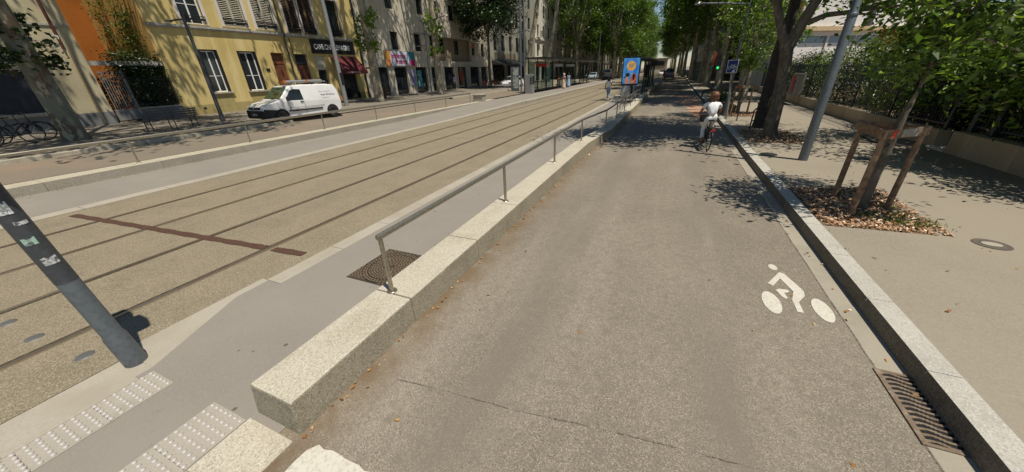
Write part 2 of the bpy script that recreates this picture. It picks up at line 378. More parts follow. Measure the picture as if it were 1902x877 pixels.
mbl.quad((-18.05,11.5,.374),(-18.05,27.5,.374),(-18.4,27.5,.5),(-18.4,11.5,.5)); tag(mbl.build('bay_ramp',M['lane']),kind='structure')
strips('pavement',[(2.34,.142),(6.9,.16)],YN,YF,M['pave'])
M['pave2']=surf('older_pavement_strip',(.205,.178,.145),.85,0,(55,(.25,.215,.175),.4,.7),[(.9,(.17,.148,.12),.45,.7)],(60,.15),'P',.3,0,[(2.6,.07,(.1,.085,.07),.7)])
sheet('pavement_strip',[(5.68,YN,.159),(6.7,YN,.164),(6.7,90,.164),(5.68,90,.159)],M['pave2'])
strips('yard',[(6.9,.15),(60,.15)],YN,120,M['earth'])
strips('garden',[(-42,.66),(-27.2,.66)],YN,20,M['earth'])
sheet('red_lane',[(.35,36,.004),(1.9,36,.004),(1.9,19.5,.004),(1.25,20.3,.004)],M['redpave'])
# right kerb
mbk=MB(); y=-14; r2=random.Random(3)
while y<200:
    L=1.0 if y<40 else 3
    j=r2.uniform(-.004,.004)
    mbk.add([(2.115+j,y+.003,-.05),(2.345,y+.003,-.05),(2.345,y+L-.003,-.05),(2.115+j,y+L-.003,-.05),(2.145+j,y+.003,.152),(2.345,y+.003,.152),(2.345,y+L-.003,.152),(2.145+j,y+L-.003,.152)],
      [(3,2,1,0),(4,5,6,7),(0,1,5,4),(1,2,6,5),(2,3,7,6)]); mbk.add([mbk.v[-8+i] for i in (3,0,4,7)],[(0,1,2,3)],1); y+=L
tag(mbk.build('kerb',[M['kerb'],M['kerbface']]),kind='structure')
# left retaining kerb (low step up to the lane)
mbk=MB(); y=-14
while y<27:
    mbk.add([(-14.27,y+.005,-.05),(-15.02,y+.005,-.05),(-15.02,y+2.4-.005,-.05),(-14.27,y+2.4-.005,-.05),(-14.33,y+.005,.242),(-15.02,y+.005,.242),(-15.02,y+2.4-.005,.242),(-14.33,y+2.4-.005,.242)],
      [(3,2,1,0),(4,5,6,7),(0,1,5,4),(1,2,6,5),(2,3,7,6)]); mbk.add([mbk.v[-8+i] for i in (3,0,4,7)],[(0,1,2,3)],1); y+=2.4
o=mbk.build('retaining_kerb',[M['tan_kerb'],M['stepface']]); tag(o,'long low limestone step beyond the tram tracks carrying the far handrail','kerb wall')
# tram platforms
mp=MB(); mp.box(-14.3,-10.62,27,75,-.05,.26); o=mp.build('tram_platform',M['walk']); tag(o,'raised grey tram platform beyond the tracks under the long dark shelter','platform')
mp=MB(); 
for k in range(16): mp.box(-10.95,-10.55,27+k*3+.005,30+k*3-.005,-.05,.275)
mp.build('edge_stones',M['edging'],o,bevel=.02)
mp=MB(); mp.add([(-4.45,29.5,.004),(-2.3,29.5,.004),(-2.3,32,.2),(-4.45,32,.2),(-4.45,60,.2),(-2.3,60,.2),(-4.45,32,-.05),(-2.3,32,-.05),(-4.45,60,-.05),(-2.3,60,-.05)],
   [(0,1,2,3),(3,2,5,4),(0,3,6),(1,7,2),(3,4,8,6),(2,7,9,5),(4,5,9,8)])
o2=mp.build('tram_platform',M['walk']); tag(o2,'raised platform strip between tracks and road where the lit advert stands','platform')
mp=MB(); mp.add([(-4.47,29.5,.008),(-4.0,29.5,.008),(-4.0,32,.206),(-4.47,32,.206),(-4.47,60,.206),(-4.0,60,.206)],[(0,1,2,3),(3,2,5,4)]); mp.build('edge_stones',M['edging'],o2)

# rails
for i,(x,lab) in enumerate([(-5.43,'tram rail nearest the granite wall, with wide brown joint'),(-6.91,'second tram rail counted from the granite wall'),(-8.43,'third tram rail counted from the granite wall'),(-9.96,'farthest tram rail, next to the pale edging')]):
    s=1 if i in(0,2) else -1
    mb=MB(); mb.box(x-.028,x+.028,YN,200,-.02,.006); ra=mb.build('tram_rail',M['rail']); tag(ra,lab,'rail','tram rails in the concrete bed')
    mb=MB(); mb.box(x-s*.052-.022,x-s*.052+.022,YN,200,-.02,.0035); mb.build('groove',M['groove'],ra)
    mb=MB(); mb.box(x+s*.042-.014,x+s*.042+.014,YN,200,-.02,.003); mb.build('rail_joint',M['railjoint'],ra)
# red strip over the tracks, crack in the road
mb=MB()
for k in range(40):
    t0,t1=k/40,(k+1)/40
    p0=(-11.0+6.3*t0,2.25+.52*t0); p1=(-11.0+6.3*t1,2.25+.52*t1)
    if .86<t0<.90: continue
    w0=.066+.008*math.sin(k*1.7); w1=.066+.008*math.sin((k+1)*1.7)
    mb.quad((p0[0],p0[1]-w0,.0075),(p1[0],p1[1]-w1,.0075),(p1[0],p1[1]+w1,.0075),(p0[0],p0[1]+w0,.0075))
tag(mb.build('rust_line',M['rust']),kind='structure')
mb=MB(); pc=[(-1.82,1.47),(-1.35,1.525),(-.73,1.58),(-.21,1.66),(.37,1.73),(.69,1.76),(1.2,1.82)]
pts=[]
for a,b in zip(pc,pc[1:]):
    for k in range(8): t=k/8; pts.append((a[0]+(b[0]-a[0])*t+rnd.uniform(-.004,.004),a[1]+(b[1]-a[1])*t+rnd.uniform(-.004,.004)))
for i,(a,b) in enumerate(zip(pts,pts[1:])):
    w=abs(.002+.0025*math.sin(i*.7)+rnd.uniform(0,.003)); mb.quad((a[0],a[1]-w,.003),(b[0],b[1]-w,.003),(b[0],b[1]+w,.003),(a[0],a[1]+w,.003))
tag(mb.build('road_crack',M['crack']),kind='structure')
mb=MB(); pts=[(1.915+rnd.uniform(-.006,.006),-3+k*.15) for k in range(160)]
for i,(a,b) in enumerate(zip(pts,pts[1:])):
    w=.004+abs(rnd.gauss(0,.002)); mb.quad((a[0]-w,a[1],.006),(a[0]+w,a[1],.006),(b[0]+w,b[1],.006),(b[0]-w,b[1],.006))
tag(mb.build('road_crack',M['crack']),kind='structure')

# bicycle road marking
mb=MB(); Z=.004
def ell(c,rx,ry,rot,n=24):
    return [(c[0]+rx*math.cos(t)*math.cos(rot)-ry*math.sin(t)*math.sin(rot),c[1]+rx*math.cos(t)*math.sin(rot)+ry*math.sin(t)*math.cos(rot),Z) for t in [2*PI*k/n for k in range(n)]]
mb.poly(ell((1.335,3.83),.085,.21,0)); mb.poly(ell((1.785,3.855),.082,.21,0)); mb.poly(ell((1.51,4.67),.046,.075,0))
for p in ([(1.375,4.235),(1.42,4.19),(1.53,4.40),(1.60,4.54),(1.555,4.56)],[(1.53,4.40),(1.60,4.137),(1.705,4.16),(1.70,4.215),(1.60,4.54)],[(1.60,4.137),(1.545,3.95),(1.60,3.93),(1.69,4.08),(1.705,4.16)],[(1.545,3.95),(1.54,3.73),(1.596,3.73),(1.60,3.93)],
  [(1.427,4.106),(1.467,4.145),(1.552,4.154),(1.558,4.11),(1.50,4.07)],[(1.427,4.106),(1.50,4.07),(1.515,3.975),(1.486,3.945),(1.46,3.99)]):
    mb.poly([(x,y,Z) for x,y in p])
tag(mb.build('bicycle_marking',M['paint']),kind='structure')
# corner of a zebra stripe
mb=MB(); L=[(-2.0+.02*rnd.uniform(-1,1),-1+.15*k) for k in range(12)]+[(-1.99,.74),(-1.94,.80)]+[(-1.94+.5*t/8,.80+.012*rnd.uniform(-1,1)) for t in range(1,9)]+[(-1.40,.74),(-1.38,-1)]
mb.poly([(x,y,.0045) for x,y in L]); tag(mb.build('crossing_stripe',M['paint']),kind='structure')

# tactile slabs and flush kerb slabs at the crossing
def tactile(x0,x1,y0,y1,label,mat):
    t=thing('tactile_paving',label,'tactile paving',((x0+x1)/2,y1,0),0,'tactile paving at the crossing')
    mb=MB(); n=round((y1-y0)/.4)
    for k in range(n): mb.box(x0-(x0+x1)/2,x1-(x0+x1)/2,-(k+1)*.4+.003,-k*.4-.003,-.04,.010)
    nx=max(1,round((x1-x0)/.06)); ny=round((y1-y0)/.06)
    for i in range(nx):
        for j in range(ny):
            cx=-(x1-x0)/2+(i+.5)*(x1-x0)/nx; cy=-(j+.5)*.06
            mb.lathe([(.017,.010),(.0165,.018),(.011,.024),(.0,.026)],8,(cx,cy,0),'Z',1)
    mb.build('slab',[mat,M['stud']],t,smooth=True)
M['studgrey']=surf('worn_stud_steel',(.15,.15,.145),.5,.4)
M['stud']=surf('pale_stud',(.45,.425,.39),.4)  # studs paler than the slab, their highlights put into the colour
M['tact']=surf('tactile_concrete',(0.360,0.327,0.275),.75,0,(80,(0.303,0.275,0.225),.45,.7),(4,(0.295,0.266,0.213),.48,.72),None,'P')
tactile(-3.97,-3.63,-2.3,.70,'pale studded paving strip beside the tram tracks, near the sticker pole',M['tact'])
tactile(-3.06,-2.64,-2.3,.72,'grey studded paving strip beside the end of the granite wall',M['tact'])
mb=MB()
for k in range(5): mb.box(-2.63,-2.14,.745-(k+1)*.42+.004,.745-k*.42-.004,-.05,.008)
tag(mb.build('flush_kerb',M['granite']),kind='structure')
mb=MB(); 
for k in range(4): mb.box(-4.42,-3.98,.60-(k+1)*.75+.004,.60-k*.75-.004,-.05,.0075)
tag(mb.build('flush_kerb',M['edging']),kind='structure')

# granite wall
wx=lambda y: 0 if y<11 else (.28 if y>13.5 else .28*(y-11)/2.5)
mb=MB(); y=.79; L=1.36; r3=random.Random(5); joints=[]
while y<57:
    L2=L if y<.8 else 1.415
    a,b=wx(y),wx(y+L2); g=.004; jz=r3.uniform(-.004,.004)
    zt=.298+jz
    if y>26: zt=.34
    vs=[(-2.645+a,y+g,-.05),(-2.135+a,y+g,-.05),(-2.135+b,y+L2-g,-.05),(-2.645+b,y+L2-g,-.05),(-2.61+a,y+g+(.03 if y<1 else 0),zt),(-2.145+a,y+g+(.03 if y<1 else 0),zt),(-2.145+b,y+L2-g,zt),(-2.61+b,y+L2-g,zt)]
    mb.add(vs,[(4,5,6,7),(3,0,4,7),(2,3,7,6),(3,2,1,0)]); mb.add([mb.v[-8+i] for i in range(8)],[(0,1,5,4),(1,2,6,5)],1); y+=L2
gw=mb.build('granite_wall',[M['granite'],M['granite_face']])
_b=bmesh.new(); _b.from_mesh(gw.data); bmesh.ops.remove_doubles(_b,verts=_b.verts[:],dist=.0005); bmesh.ops.recalc_face_normals(_b,faces=_b.faces[:]); _b.to_mesh(gw.data); _b.free(); _m=gw.modifiers.new('bevel','BEVEL'); _m.width=.016; _m.segments=2; _m.limit_method='ANGLE'; _m.angle_limit=R_(30); tag(gw,'low pale granite block wall running along the road beside the tram tracks','low wall')

# handrails
def handrail(name,label,x0,ys,zb,zt,xs=None,r=.031):
    t=thing(name,label,'handrail',(x0,ys[0],zb))
    xs=xs or (lambda y:x0)
    P=[(xs(y)-x0,y-ys[0],zt-zb) for y in ys]
    rl=MB(); rl.tube([(P[0][0],-.03,P[0][2])]+P[1:-1]+[(P[-1][0],P[-1][1]+.03,P[-1][2])],r,12); rl.build('rail',M['steel'],t,smooth=True)
    for p in P:
        pb=MB(); pb.tube([(p[0],p[1],0),(p[0],p[1],p[2]-r*.5)],.024,12); po=pb.build('post',M['steel'],t,smooth=True)
        bb=MB(); bb.lathe([(.0,.012),(.05,.012),(.056,.006),(.056,.0)],16,(p[0],p[1],0)); bb.build('base_plate',M['steel'],po,smooth=True)
    return t
handrail('handrail','steel tube handrail on the granite wall in the middle of the scene',-2.42,[2.18,5.1,8.04,10.95,13.8,16.7,19.6,22.5,25.4,28.3],.30,.945,lambda y:-2.42+wx(y))
handrail('handrail','long steel handrail along the low step in front of the white van',-14.8,[-9.5,-6,-2.5,1.3,4.85,8.2,11.6,15,18.4,21.9,25.4],.242,.945,None,.046)
handrail('handrail','short steel handrail beside the lit advert panel',-2.85,[23.5,25.2,26.9,28.6],.003,.95)

# manhole, round covers, drain
t=thing('manhole_cover','square cast iron manhole cover with ringed pattern at the foot of the handrail','manhole cover',(-3.16,2.94,.003))
mb=MB(); mb.box(-.41,.41,-.41,.41,-.02,.006,1)
r4=random.Random(1)
for rr in np.arange(.06,.56,.034):
    n=max(6,int(2*PI*rr/.045))
    for k in range(n):
        a=2*PI*k/n+ (rr*17%1)
        x,y=rr*math.cos(a),rr*math.sin(a)
        if abs(x)<.385 and abs(y)<.385: mb.cbox((x,y,.009),(.019,.026,.009),a)
mb.build('frame',[M['iron'],M['irondark']],t)
mb=MB()
for r0,r1 in ((.305,.315),(.385,.392)):
    n=48
    for k in range(n):
        a,b=2*PI*k/n,2*PI*(k+1)/n
        mb.quad((r0*math.cos(a),r0*math.sin(a),.0145),(r1*math.cos(a),r1*math.sin(a),.0145),(r1*math.cos(b),r1*math.sin(b),.0145),(r0*math.cos(b),r0*math.sin(b),.0145))
mb.build('lid_gap',M['black'],t)
def roundcover(loc,r,label,pale):
    t=thing('round_cover',label,'utility cover',loc,0,'round utility covers in the pavement')
    mb=MB(); mb.lathe([(0,.004),(r*.7,.004),(r*.74,.002),(r*.8,.006),(r,.006),(r,-.02)],28); mb.build('ring',M['darkmetal'] if not pale else M['iron2'],t,smooth=True)
    if pale: mb=MB(); mb.disc((0,0,.008),r*.55,r*.42); mb.build('plug',M['edging'],t)
M['iron2']=surf('grey_iron',(.1,.085,.068),.7,.2,(40,(.14,.12,.1),.4,.7))
roundcover((4.06,5.95,.149),.17,'small round iron cover with pale centre right of the tree pit',True)
roundcover((2.62,11.0,.145),.2,'dark round cover beside the grey pole near the kerb',False)
roundcover((4.5,10.95,.152),.18,'faint round cover on the pavement behind the staked tree',False)
t=thing('storm_drain','rusty storm drain grate with wavy slots in the gutter','drain',(2.03,2.72,0))
mb=MB(); mb.box(-.115,.125,-.33,.33,-.1,.0045); mb.build('pit',M['black'],t)
mb=MB(); mb.box(-.135,-.10,-.35,.35,-.02,.012); mb.box(.10,.135,-.35,.35,-.02,.012); mb.box(-.10,.10,-.35,-.325,-.02,.0118); mb.box(-.10,.10,.325,.35,-.02,.0118)
mb.build('frame',M['drain'],t)
for k in range(14):
    yy=-.31+k*.62/13; b=MB(); pr=None
    for i in range(11):
        x=-.101+.202*i/10; off=.012*math.sin(i/10*2*PI)
        if pr: b.box(pr[0],x,min(pr[1],yy+off)-.0075,max(pr[1],yy+off)+.0075,-.015,.0105)
        pr=(x,yy+off)
    b.build('bar',M['drain'],t)
for i,(x,y,l) in enumerate([(-4.89,.54,'nearest the sticker pole'),(-5.8,.45,'middle of the three across the rail'),(-6.5,.43,'farthest left between the rails')]):
    mb=MB(); mb.lathe([(0,.010),(.045,.010),(.065,.006),(.072,.0)],16,(x,y,0)); o=mb.build('road_stud',M['studgrey'],smooth=True); tag(o,'flat steel road stud, '+l,'road stud','steel studs at the track crossing')

# ------------------------------------------------------------------ poles
t=thing('signal_pole','grey signal pole with torn stickers at the crossing, front left','pole',(-4.30,.70,0)); t.rotation_euler=(R_(3.3),0,0)
H0=2.62
mb=MB(); mb.tube([(0,0,0),(0,0,.32),(0,0,.36),(0,0,H0)],[.083,.08,.069,.064],24); mb.build('pole',M['polegrey2'] if 'polegrey2' in M else M['polegrey'],t,smooth=True)
mb=MB(); mb.tube([(0,0,.95),(0,0,H0-.25)],[.0685,.0665],24,caps=False); mb.build('dark_sleeve',M['poledark'],t,smooth=True)
for (z,an,w,h,c) in ((1.56,-16,.45,.10,(.68,.69,.68)),(1.47,6,.5,.03,(.62,.62,.6)),(1.31,-20,.5,.065,(.36,.55,.43)),(1.13,-4,.6,.075,(.6,.6,.58)),(1.80,-28,.5,.07,(.5,.52,.55))):
    mb=MB(); n=6; rr=.0705
    a0=R_(an)-w; pts=[]
    for k in range(n+1):
        a=a0+2*w*k/n; pts.append((rr*math.cos(a),rr*math.sin(a)))
    for k,(p,q) in enumerate(zip(pts,pts[1:])):
        za=h*rnd.uniform(.75,1); mb.quad((p[0],p[1],z),(q[0],q[1],z),(q[0],q[1],z+za),(p[0],p[1],z+za))
    mm=surf('sticker',c,.6,0,(35,(.12,.12,.12),.52,.62),(14,(.22,.24,.23),.5,.62)); mb.build('sticker',mm,t)
for s,z in ((-1,2.35),(1,2.52)):
    mb=MB(); mb.box(s*.07 if s>0 else -.30,.30 if s>0 else -.07,-.11,.11,z-.3,z+.22); mb.build('signal_head',M['darkmetal'],t,bevel=.03)

t=thing('street_pole','tall plain grey pole on the right pavement before the staked tree','pole',(3.23,10.49,.146))
mb=MB(); mb.tube([(0,0,0),(0,0,.5),(0,0,3.05),(0,0,3.06),(0,0,7.5)],[.098,.095,.085,.078,.06],20); mb.build('pole',M['polegrey'],t,smooth=True)
mb=MB(); mb.lathe([(.088,3.0),(.094,3.02),(.094,3.06),(.08,3.08)],20); mb.build('collar',M['polegrey'],t,smooth=True)

def lamp(name,label,loc,h,arm,zarm,headlen=.5,second=None,rz=0,mat='poledark',r=.07,tail=-.25):
    t=thing(name,label,'street lamp',loc,rz,'street lamps on slim poles')
    mb=MB(); mb.tube([(0,0,0),(0,0,1.0),(0,0,h)],[r,r*.85,r*.6],14); mb.build('pole',M[mat],t,smooth=True)
    mb=MB(); mb.tube([(tail,0,h+.35),(0,0,h-.02),(arm*.5,0,h+(zarm)*.5),(arm,0,h+zarm)],[.03,.045,.04,.035],10); a=mb.build('arm',M[mat],t,smooth=True)
    mb=MB(); mb.lathe([(0,-.055),(.10,-.05),(.16,-.02),(.12,.05),(0,.07)],14,(arm+ (.1 if arm>0 else -.1),0,h+zarm)); mb.build('lamp_head',M['polelight'],t,smooth=True)
    if second:
        z2,a2=second; mb=MB(); mb.tube([(0,0,z2),(a2,0,z2+.02)],.025,8); mb.build('arm',M[mat],t,smooth=True)
        mb=MB(); mb.lathe([(0,-.05),(.14,-.04),(.17,.0),(.1,.05),(0,.06)],14,(a2,0,z2)); mb.build('lamp_head',M['polelight'],t,smooth=True)
    return t
lamp('street_lamp','grey street lamp with arm over the road behind the blue bicycle sign',(2.46,19.5,.146),4.45,-1.85,.18,rz=0,mat='polegrey',r=.065,tail=.15)
lamp('street_lamp','dark street lamp in front of the ground-floor windows of the yellow building',(-21.58,11.02,.56),4.6,-1.2,.0,rz=0,r=.10,tail=.2)
lamp('street_lamp','dark street lamp with two heads before the striped concrete shops',(-21.55,29.7,.57),6.1,2.4,.35,second=(4.3,-.9),tail=-.45)
lamp('street_lamp','thin dark street lamp beside the cafe awning',(-20.8,47.5,.55),6.3,2.6,.35,tail=-.2)
t=thing('tram_pole','thick pale steel tram pole right behind the white van','pole',(-21.84,19.45,.55))
mb=MB(); mb.tube([(0,0,0),(0,0,.9),(0,0,8.5)],[.15,.15,.11],18); mb.build('pole',M['polelight'],t,smooth=True)
mb=MB(); mb.box(.10,.16,-.1,.14,1.4,2.2); mb.build('notice',M['darkmetal'],t)
for i,(x,y,h,l) in enumerate([(-14.17,34.84,9,'slim tram pole beside the grey ticket machine'),(-14.6,36.9,9,'second slim tram pole behind the ticket machine'),(-14.0,75,9,'slim tram pole at the far end of the long shelter'),(-14.0,95,9,'pale tram pole among the far left trees')]):
    t=thing('tram_pole',l,'pole',(x,y,.2)); mb=MB(); mb.tube([(0,0,0),(0,0,h)],[.085,.06],12); mb.build('pole',M['greypole'] if 'greypole' in M else M['polegrey'],t,smooth=True)

# blue bicycle sign
t=thing('bicycle_sign','blue square bicycle lane sign on a leaning thin pole','sign',(2.42,18.3,.146))
mb=MB(); mb.tube([(0,0,0),(-.20,0,1.86)],.03,10); mb.tube([(-.02,.02,0),(-.08,.02,1.1)],.045,10); mb.build('pole',M['polelight'],t,smooth=True)
mb=MB(); mb.box(-.42,-.02,-.03,-.015,1.86,2.36); b=mb.build('plate',M['white'],t,bevel=.01)
M['signblue']=surf('sign_blue',(.006,.03,.22),.4); M['sky']=surf('poster_sky',(.03,.17,.52),.4,0,None,(2,(.1,.36,.66),.4,.7))
mb=MB(); mb.box(-.395,-.045,-.034,-.029,1.885,2.335); mb.build('blue_face',M['signblue'],b)
mb=MB()
for cx in (-.31,-.13): 
    for k in range(14):
        a,c=2*PI*k/14,2*PI*(k+1)/14; r0,r1=.05,.066
        mb.quad((cx+r0*math.cos(a),-.036,2.06+r0*math.sin(a)),(cx+r1*math.cos(a),-.036,2.06+r1*math.sin(a)),(cx+r1*math.cos(c),-.036,2.06+r1*math.sin(c)),(cx+r0*math.cos(c),-.036,2.06+r0*math.sin(c)))
def bar(mb,a,b,w,y):
    d=Vector((b[0]-a[0],0,b[1]-a[1])); n=Vector((-d.z,0,d.x)).normalized()*w
    mb.quad((a[0]+n.x,y,a[1]+n.z),(b[0]+n.x,y,b[1]+n.z),(b[0]-n.x,y,b[1]-n.z),(a[0]-n.x,y,a[1]-n.z))
for a,c in (((-.31,2.06),(-.26,2.15)),((-.26,2.15),(-.16,2.15)),((-.16,2.15),(-.13,2.06)),((-.26,2.15),(-.22,2.06)),((-.22,2.06),(-.16,2.15)),((-.28,2.18),(-.23,2.18)),((-.16,2.15),(-.155,2.19)),((-.155,2.19),(-.12,2.19))): bar(mb,a,c,.007,-.0365)
mb.quad((-.2,-.036,1.9),(-.1,-.036,1.9),(-.1,-.036,1.96),(-.2,-.036,1.96)); mb.build('bicycle_symbol',M['white'],b,fixn=False)

# ------------------------------------------------------------------ trees
def leaves_mesh(name, C, size, nrm_up=.6, rng=None, aspect=.55):
    """C: (n,3) leaf centres -> mesh of folded rhombus leaves"""
    n=len(C); rng=rng or np.random.default_rng(1)
    nz=rng.normal(size=(n,3)); nz[:,2]=np.abs(nz[:,2])+nrm_up; nz/=np.linalg.norm(nz,axis=1)[:,None]
    a=rng.normal(size=(n,3)); a-= (a*nz).sum(1)[:,None]*nz; a/=np.linalg.norm(a,axis=1)[:,None]
    b=np.cross(nz,a); s=size*rng.uniform(.6,1.25,n)[:,None]
    fold=nz*s*.12
    V=np.empty((n,4,3)); V[:,0]=C-a*s*.5; V[:,1]=C+b*s*aspect*.5+fold; V[:,2]=C+a*s*.5; V[:,3]=C-b*s*aspect*.5+fold
    me=bpy.data.meshes.new(name); me.vertices.add(n*4); me.vertices.foreach_set('co',V.reshape(-1).astype(np.float32))
    me.loops.add(n*4); me.loops.foreach_set('vertex_index',np.arange(n*4,dtype=np.int32))
    me.polygons.add(n); me.polygons.foreach_set('loop_start',np.arange(0,n*4,4,dtype=np.int32)); 
    try: me.polygons.foreach_set('loop_total',np.full(n,4,dtype=np.int32))
    except Exception: pass
    me.update(calc_edges=True); me.validate(); return me
def leafobj(name, C, size, mat, parent=None, up=.6, seed=1, aspect=.55):
    me=leaves_mesh(name,np.asarray(C),size,up,np.random.default_rng(seed),aspect); me.materials.append(mat)
    o=bpy.data.objects.new(name,me); col.objects.link(o)
    if parent: o.parent=parent
    return o
def clumps(rng, centres, per, sig, flat=.7):
    out=[]
    for c in centres:
        n=max(3,int(per*rng.uniform(.6,1.4))); s=sig*rng.uniform(.7,1.3)
        out.append(np.asarray(c)+rng.normal(size=(n,3))*np.array([s,s,s*flat]))
    return np.vstack(out)
def tree(name,label,cat,loc,h,r0,base,cr,nl,per,leaf,seed,barkm,leafm,group=None,extra=90,sig=.5,lean=(0,0),forks=None,lowest=None):
    rng=np.random.default_rng(seed); t=thing(name,label,cat,loc,0,group)
    mb=MB(); tz=base; 
    path=[(0,0,-.15)]; rad=[r0*1.35]
    for k in range(1,6):
        f=k/5; path.append((lean[0]*f+rng.normal()*r0*.15,lean[1]*f+rng.normal()*r0*.15,tz*f)); rad.append(r0*(1-.35*f))
    path[1]=(path[1][0]*.3,path[1][1]*.3,.35); rad[1]=r0*1.02
    mb.tube(path,rad,14)
    top=Vector(path[-1]); ends=[]; ch=(h-base)
    for i in range(nl):
        a=2*PI*i/nl+rng.uniform(-.4,.4); f=rng.uniform(.35,1.0)
        e=Vector((math.cos(a)*cr*f*.75,math.sin(a)*cr*f*.75,ch*rng.uniform(.35,.85)))
        st=top-Vector((0,0,rng.uniform(0,base*.12)))
        m1=st+e*.4+Vector((0,0,ch*.06)); e1=st+e
        mb.tube([st,m1,e1],[r0*.5,r0*.32,r0*.12],8); ends.append(e1)
        for j in range(4):
            b=rng.uniform(-1,1); d=Vector((math.cos(a+b*1.3)*cr*.45,math.sin(a+b*1.3)*cr*.45,ch*rng.uniform(-.18,.3)))
            s=st+e*rng.uniform(.3,.95); mb.tube([s,s+d*.5+Vector((0,0,.2)),s+d],[r0*.2,r0*.13,r0*.05],6); ends.append(s+d); ends.append(s+d*.6)
    mb.build('trunk',barkm,t,smooth=True)
    cen=[tuple(e) for e in ends]
    while len(cen)<len(ends)+extra:
        p=rng.normal(size=3); p/=np.linalg.norm(p); p*=rng.uniform(.3,1.0)**.5
        q=(top.x+p[0]*cr,top.y+p[1]*cr,base+ch*.5+p[2]*ch*.55)
        if q[2]<(lowest if lowest is not None else base*.92)+rng.uniform(0,1.6): continue
        sp=rng.uniform(.5,1.15)
        for k in range(int(rng.integers(4,9))): cen.append((q[0]+rng.normal()*sp,q[1]+rng.normal()*sp,q[2]+rng.normal()*sp*.6))
    leafobj('crown',clumps(rng,cen,per,sig),leaf,leafm,t,.5,seed)
    return t
def place(proto,loc,rz,sc,label,group=None):
    o=copy_tree(proto); o.location=loc; o.rotation_euler=(0,0,rz); o.scale=(sc,sc,sc); o['label']=label
    if group: o['group']=group
    return o
GRP='plane trees lining the avenue'
# tall mottled planes on the left pavement
pA=tree('plane_tree','thick old plane tree with dull flaking bark left of the garden gate','tree',(-21.3,5.6,.5),19,.34,9.2,8.0,9,60,.30,11,M['dullbark'],M['leafplane'],GRP,120,.45,lean=(1.8,-.6))
pB=tree('plane_tree','pale mottled plane tree with leafy shoots beside the burgundy awning','tree',(-22.1,23.1,.55),20,.36,10.5,7.0,9,60,.30,12,M['planebark'],M['leafplane'],GRP,115,.45)
pC=place(pB,(-22.5,32.6,.55),2.1,1.0,'mottled plane tree with shoots before the pharmacy windows of the concrete block',GRP)
pC['label']='mottled plane tree with shoots right of the two-headed lamp'
pF=tree('plane_tree','plane tree trunk just behind the near end of the long shelter','tree',(-21.4,54,.4),23,.40,14.5,3.4,6,60,.3,18,M['planebark'],M['leafplane'],GRP,50,.5,lean=(2.6,.6),lowest=14.5)
# lower leafier trees
pD=tree('plane_tree','distant plane tree in the left row beyond the long shelter','tree',(-20.2,82,.4),26,.36,6.4,6.6,9,80,.38,13,M['planebark'],M['leafplane'],GRP,190,.6,lowest=4.2)
o=tree('street_tree','dark dense round tree with straight trunk left of the cafe awning','tree',(-22.6,44.6,.5),14,.2,6.6,4.8,7,150,.26,14,M['greybark'],M['leafdark'],None,190,.55,lowest=6.0)
i=0
for (y,l) in [(64,'plane tree trunk rising behind the middle of the long shelter')]:
    o=place(pF,(-21.4,y,.4),.2*(y-66),1.05,l,GRP)
for y in (91,99,109,121,134,148,164,182,202,225,250,275):
    o=place(pD,(-20.6-.02*(y-90)+rnd.uniform(-1.2,1.2),y,.4),rnd.uniform(0,6),rnd.uniform(.9,1.12),'distant plane tree in the left row beyond the long shelter',GRP)
for y in (90,100,111,123,136,152,170,192,215,240,265): 
    place(pD,(-13.6-.02*(y-90)+rnd.uniform(-.7,.7),y,.0),rnd.uniform(0,6),rnd.uniform(.85,1.05),'distant sunlit plane tree nearest the sky gap on the left',GRP)
# right row
pE=tree('plane_tree','tall plane tree overhanging the road on the right','tree',(4.4,28.5,.15),14,.27,5.4,4.3,9,72,.32,15,M['planebark'],M['leafplane'],GRP,110,.5,lowest=4.2)
pE['label']='first tall plane tree past the blue bicycle sign'
for y in (38,48,58,69,81,94,108,123,141,161,186,215,245,275):
    o=place(pE,(3.5-.03*max(0,y-45)+rnd.uniform(-.4,.4),y,.15),rnd.uniform(0,6),rnd.uniform(1.0,1.1) if y<45 else rnd.uniform(1.3,1.5),'distant plane tree in the right-hand row',GRP)
    if y==36: o['label']='second tall plane tree past the blue bicycle sign'
for y in (50,66,84,104,130):
    place(pD,(12.5,y,.15),rnd.uniform(0,6),.8,'plane tree filling the gap behind the right-hand row',GRP)

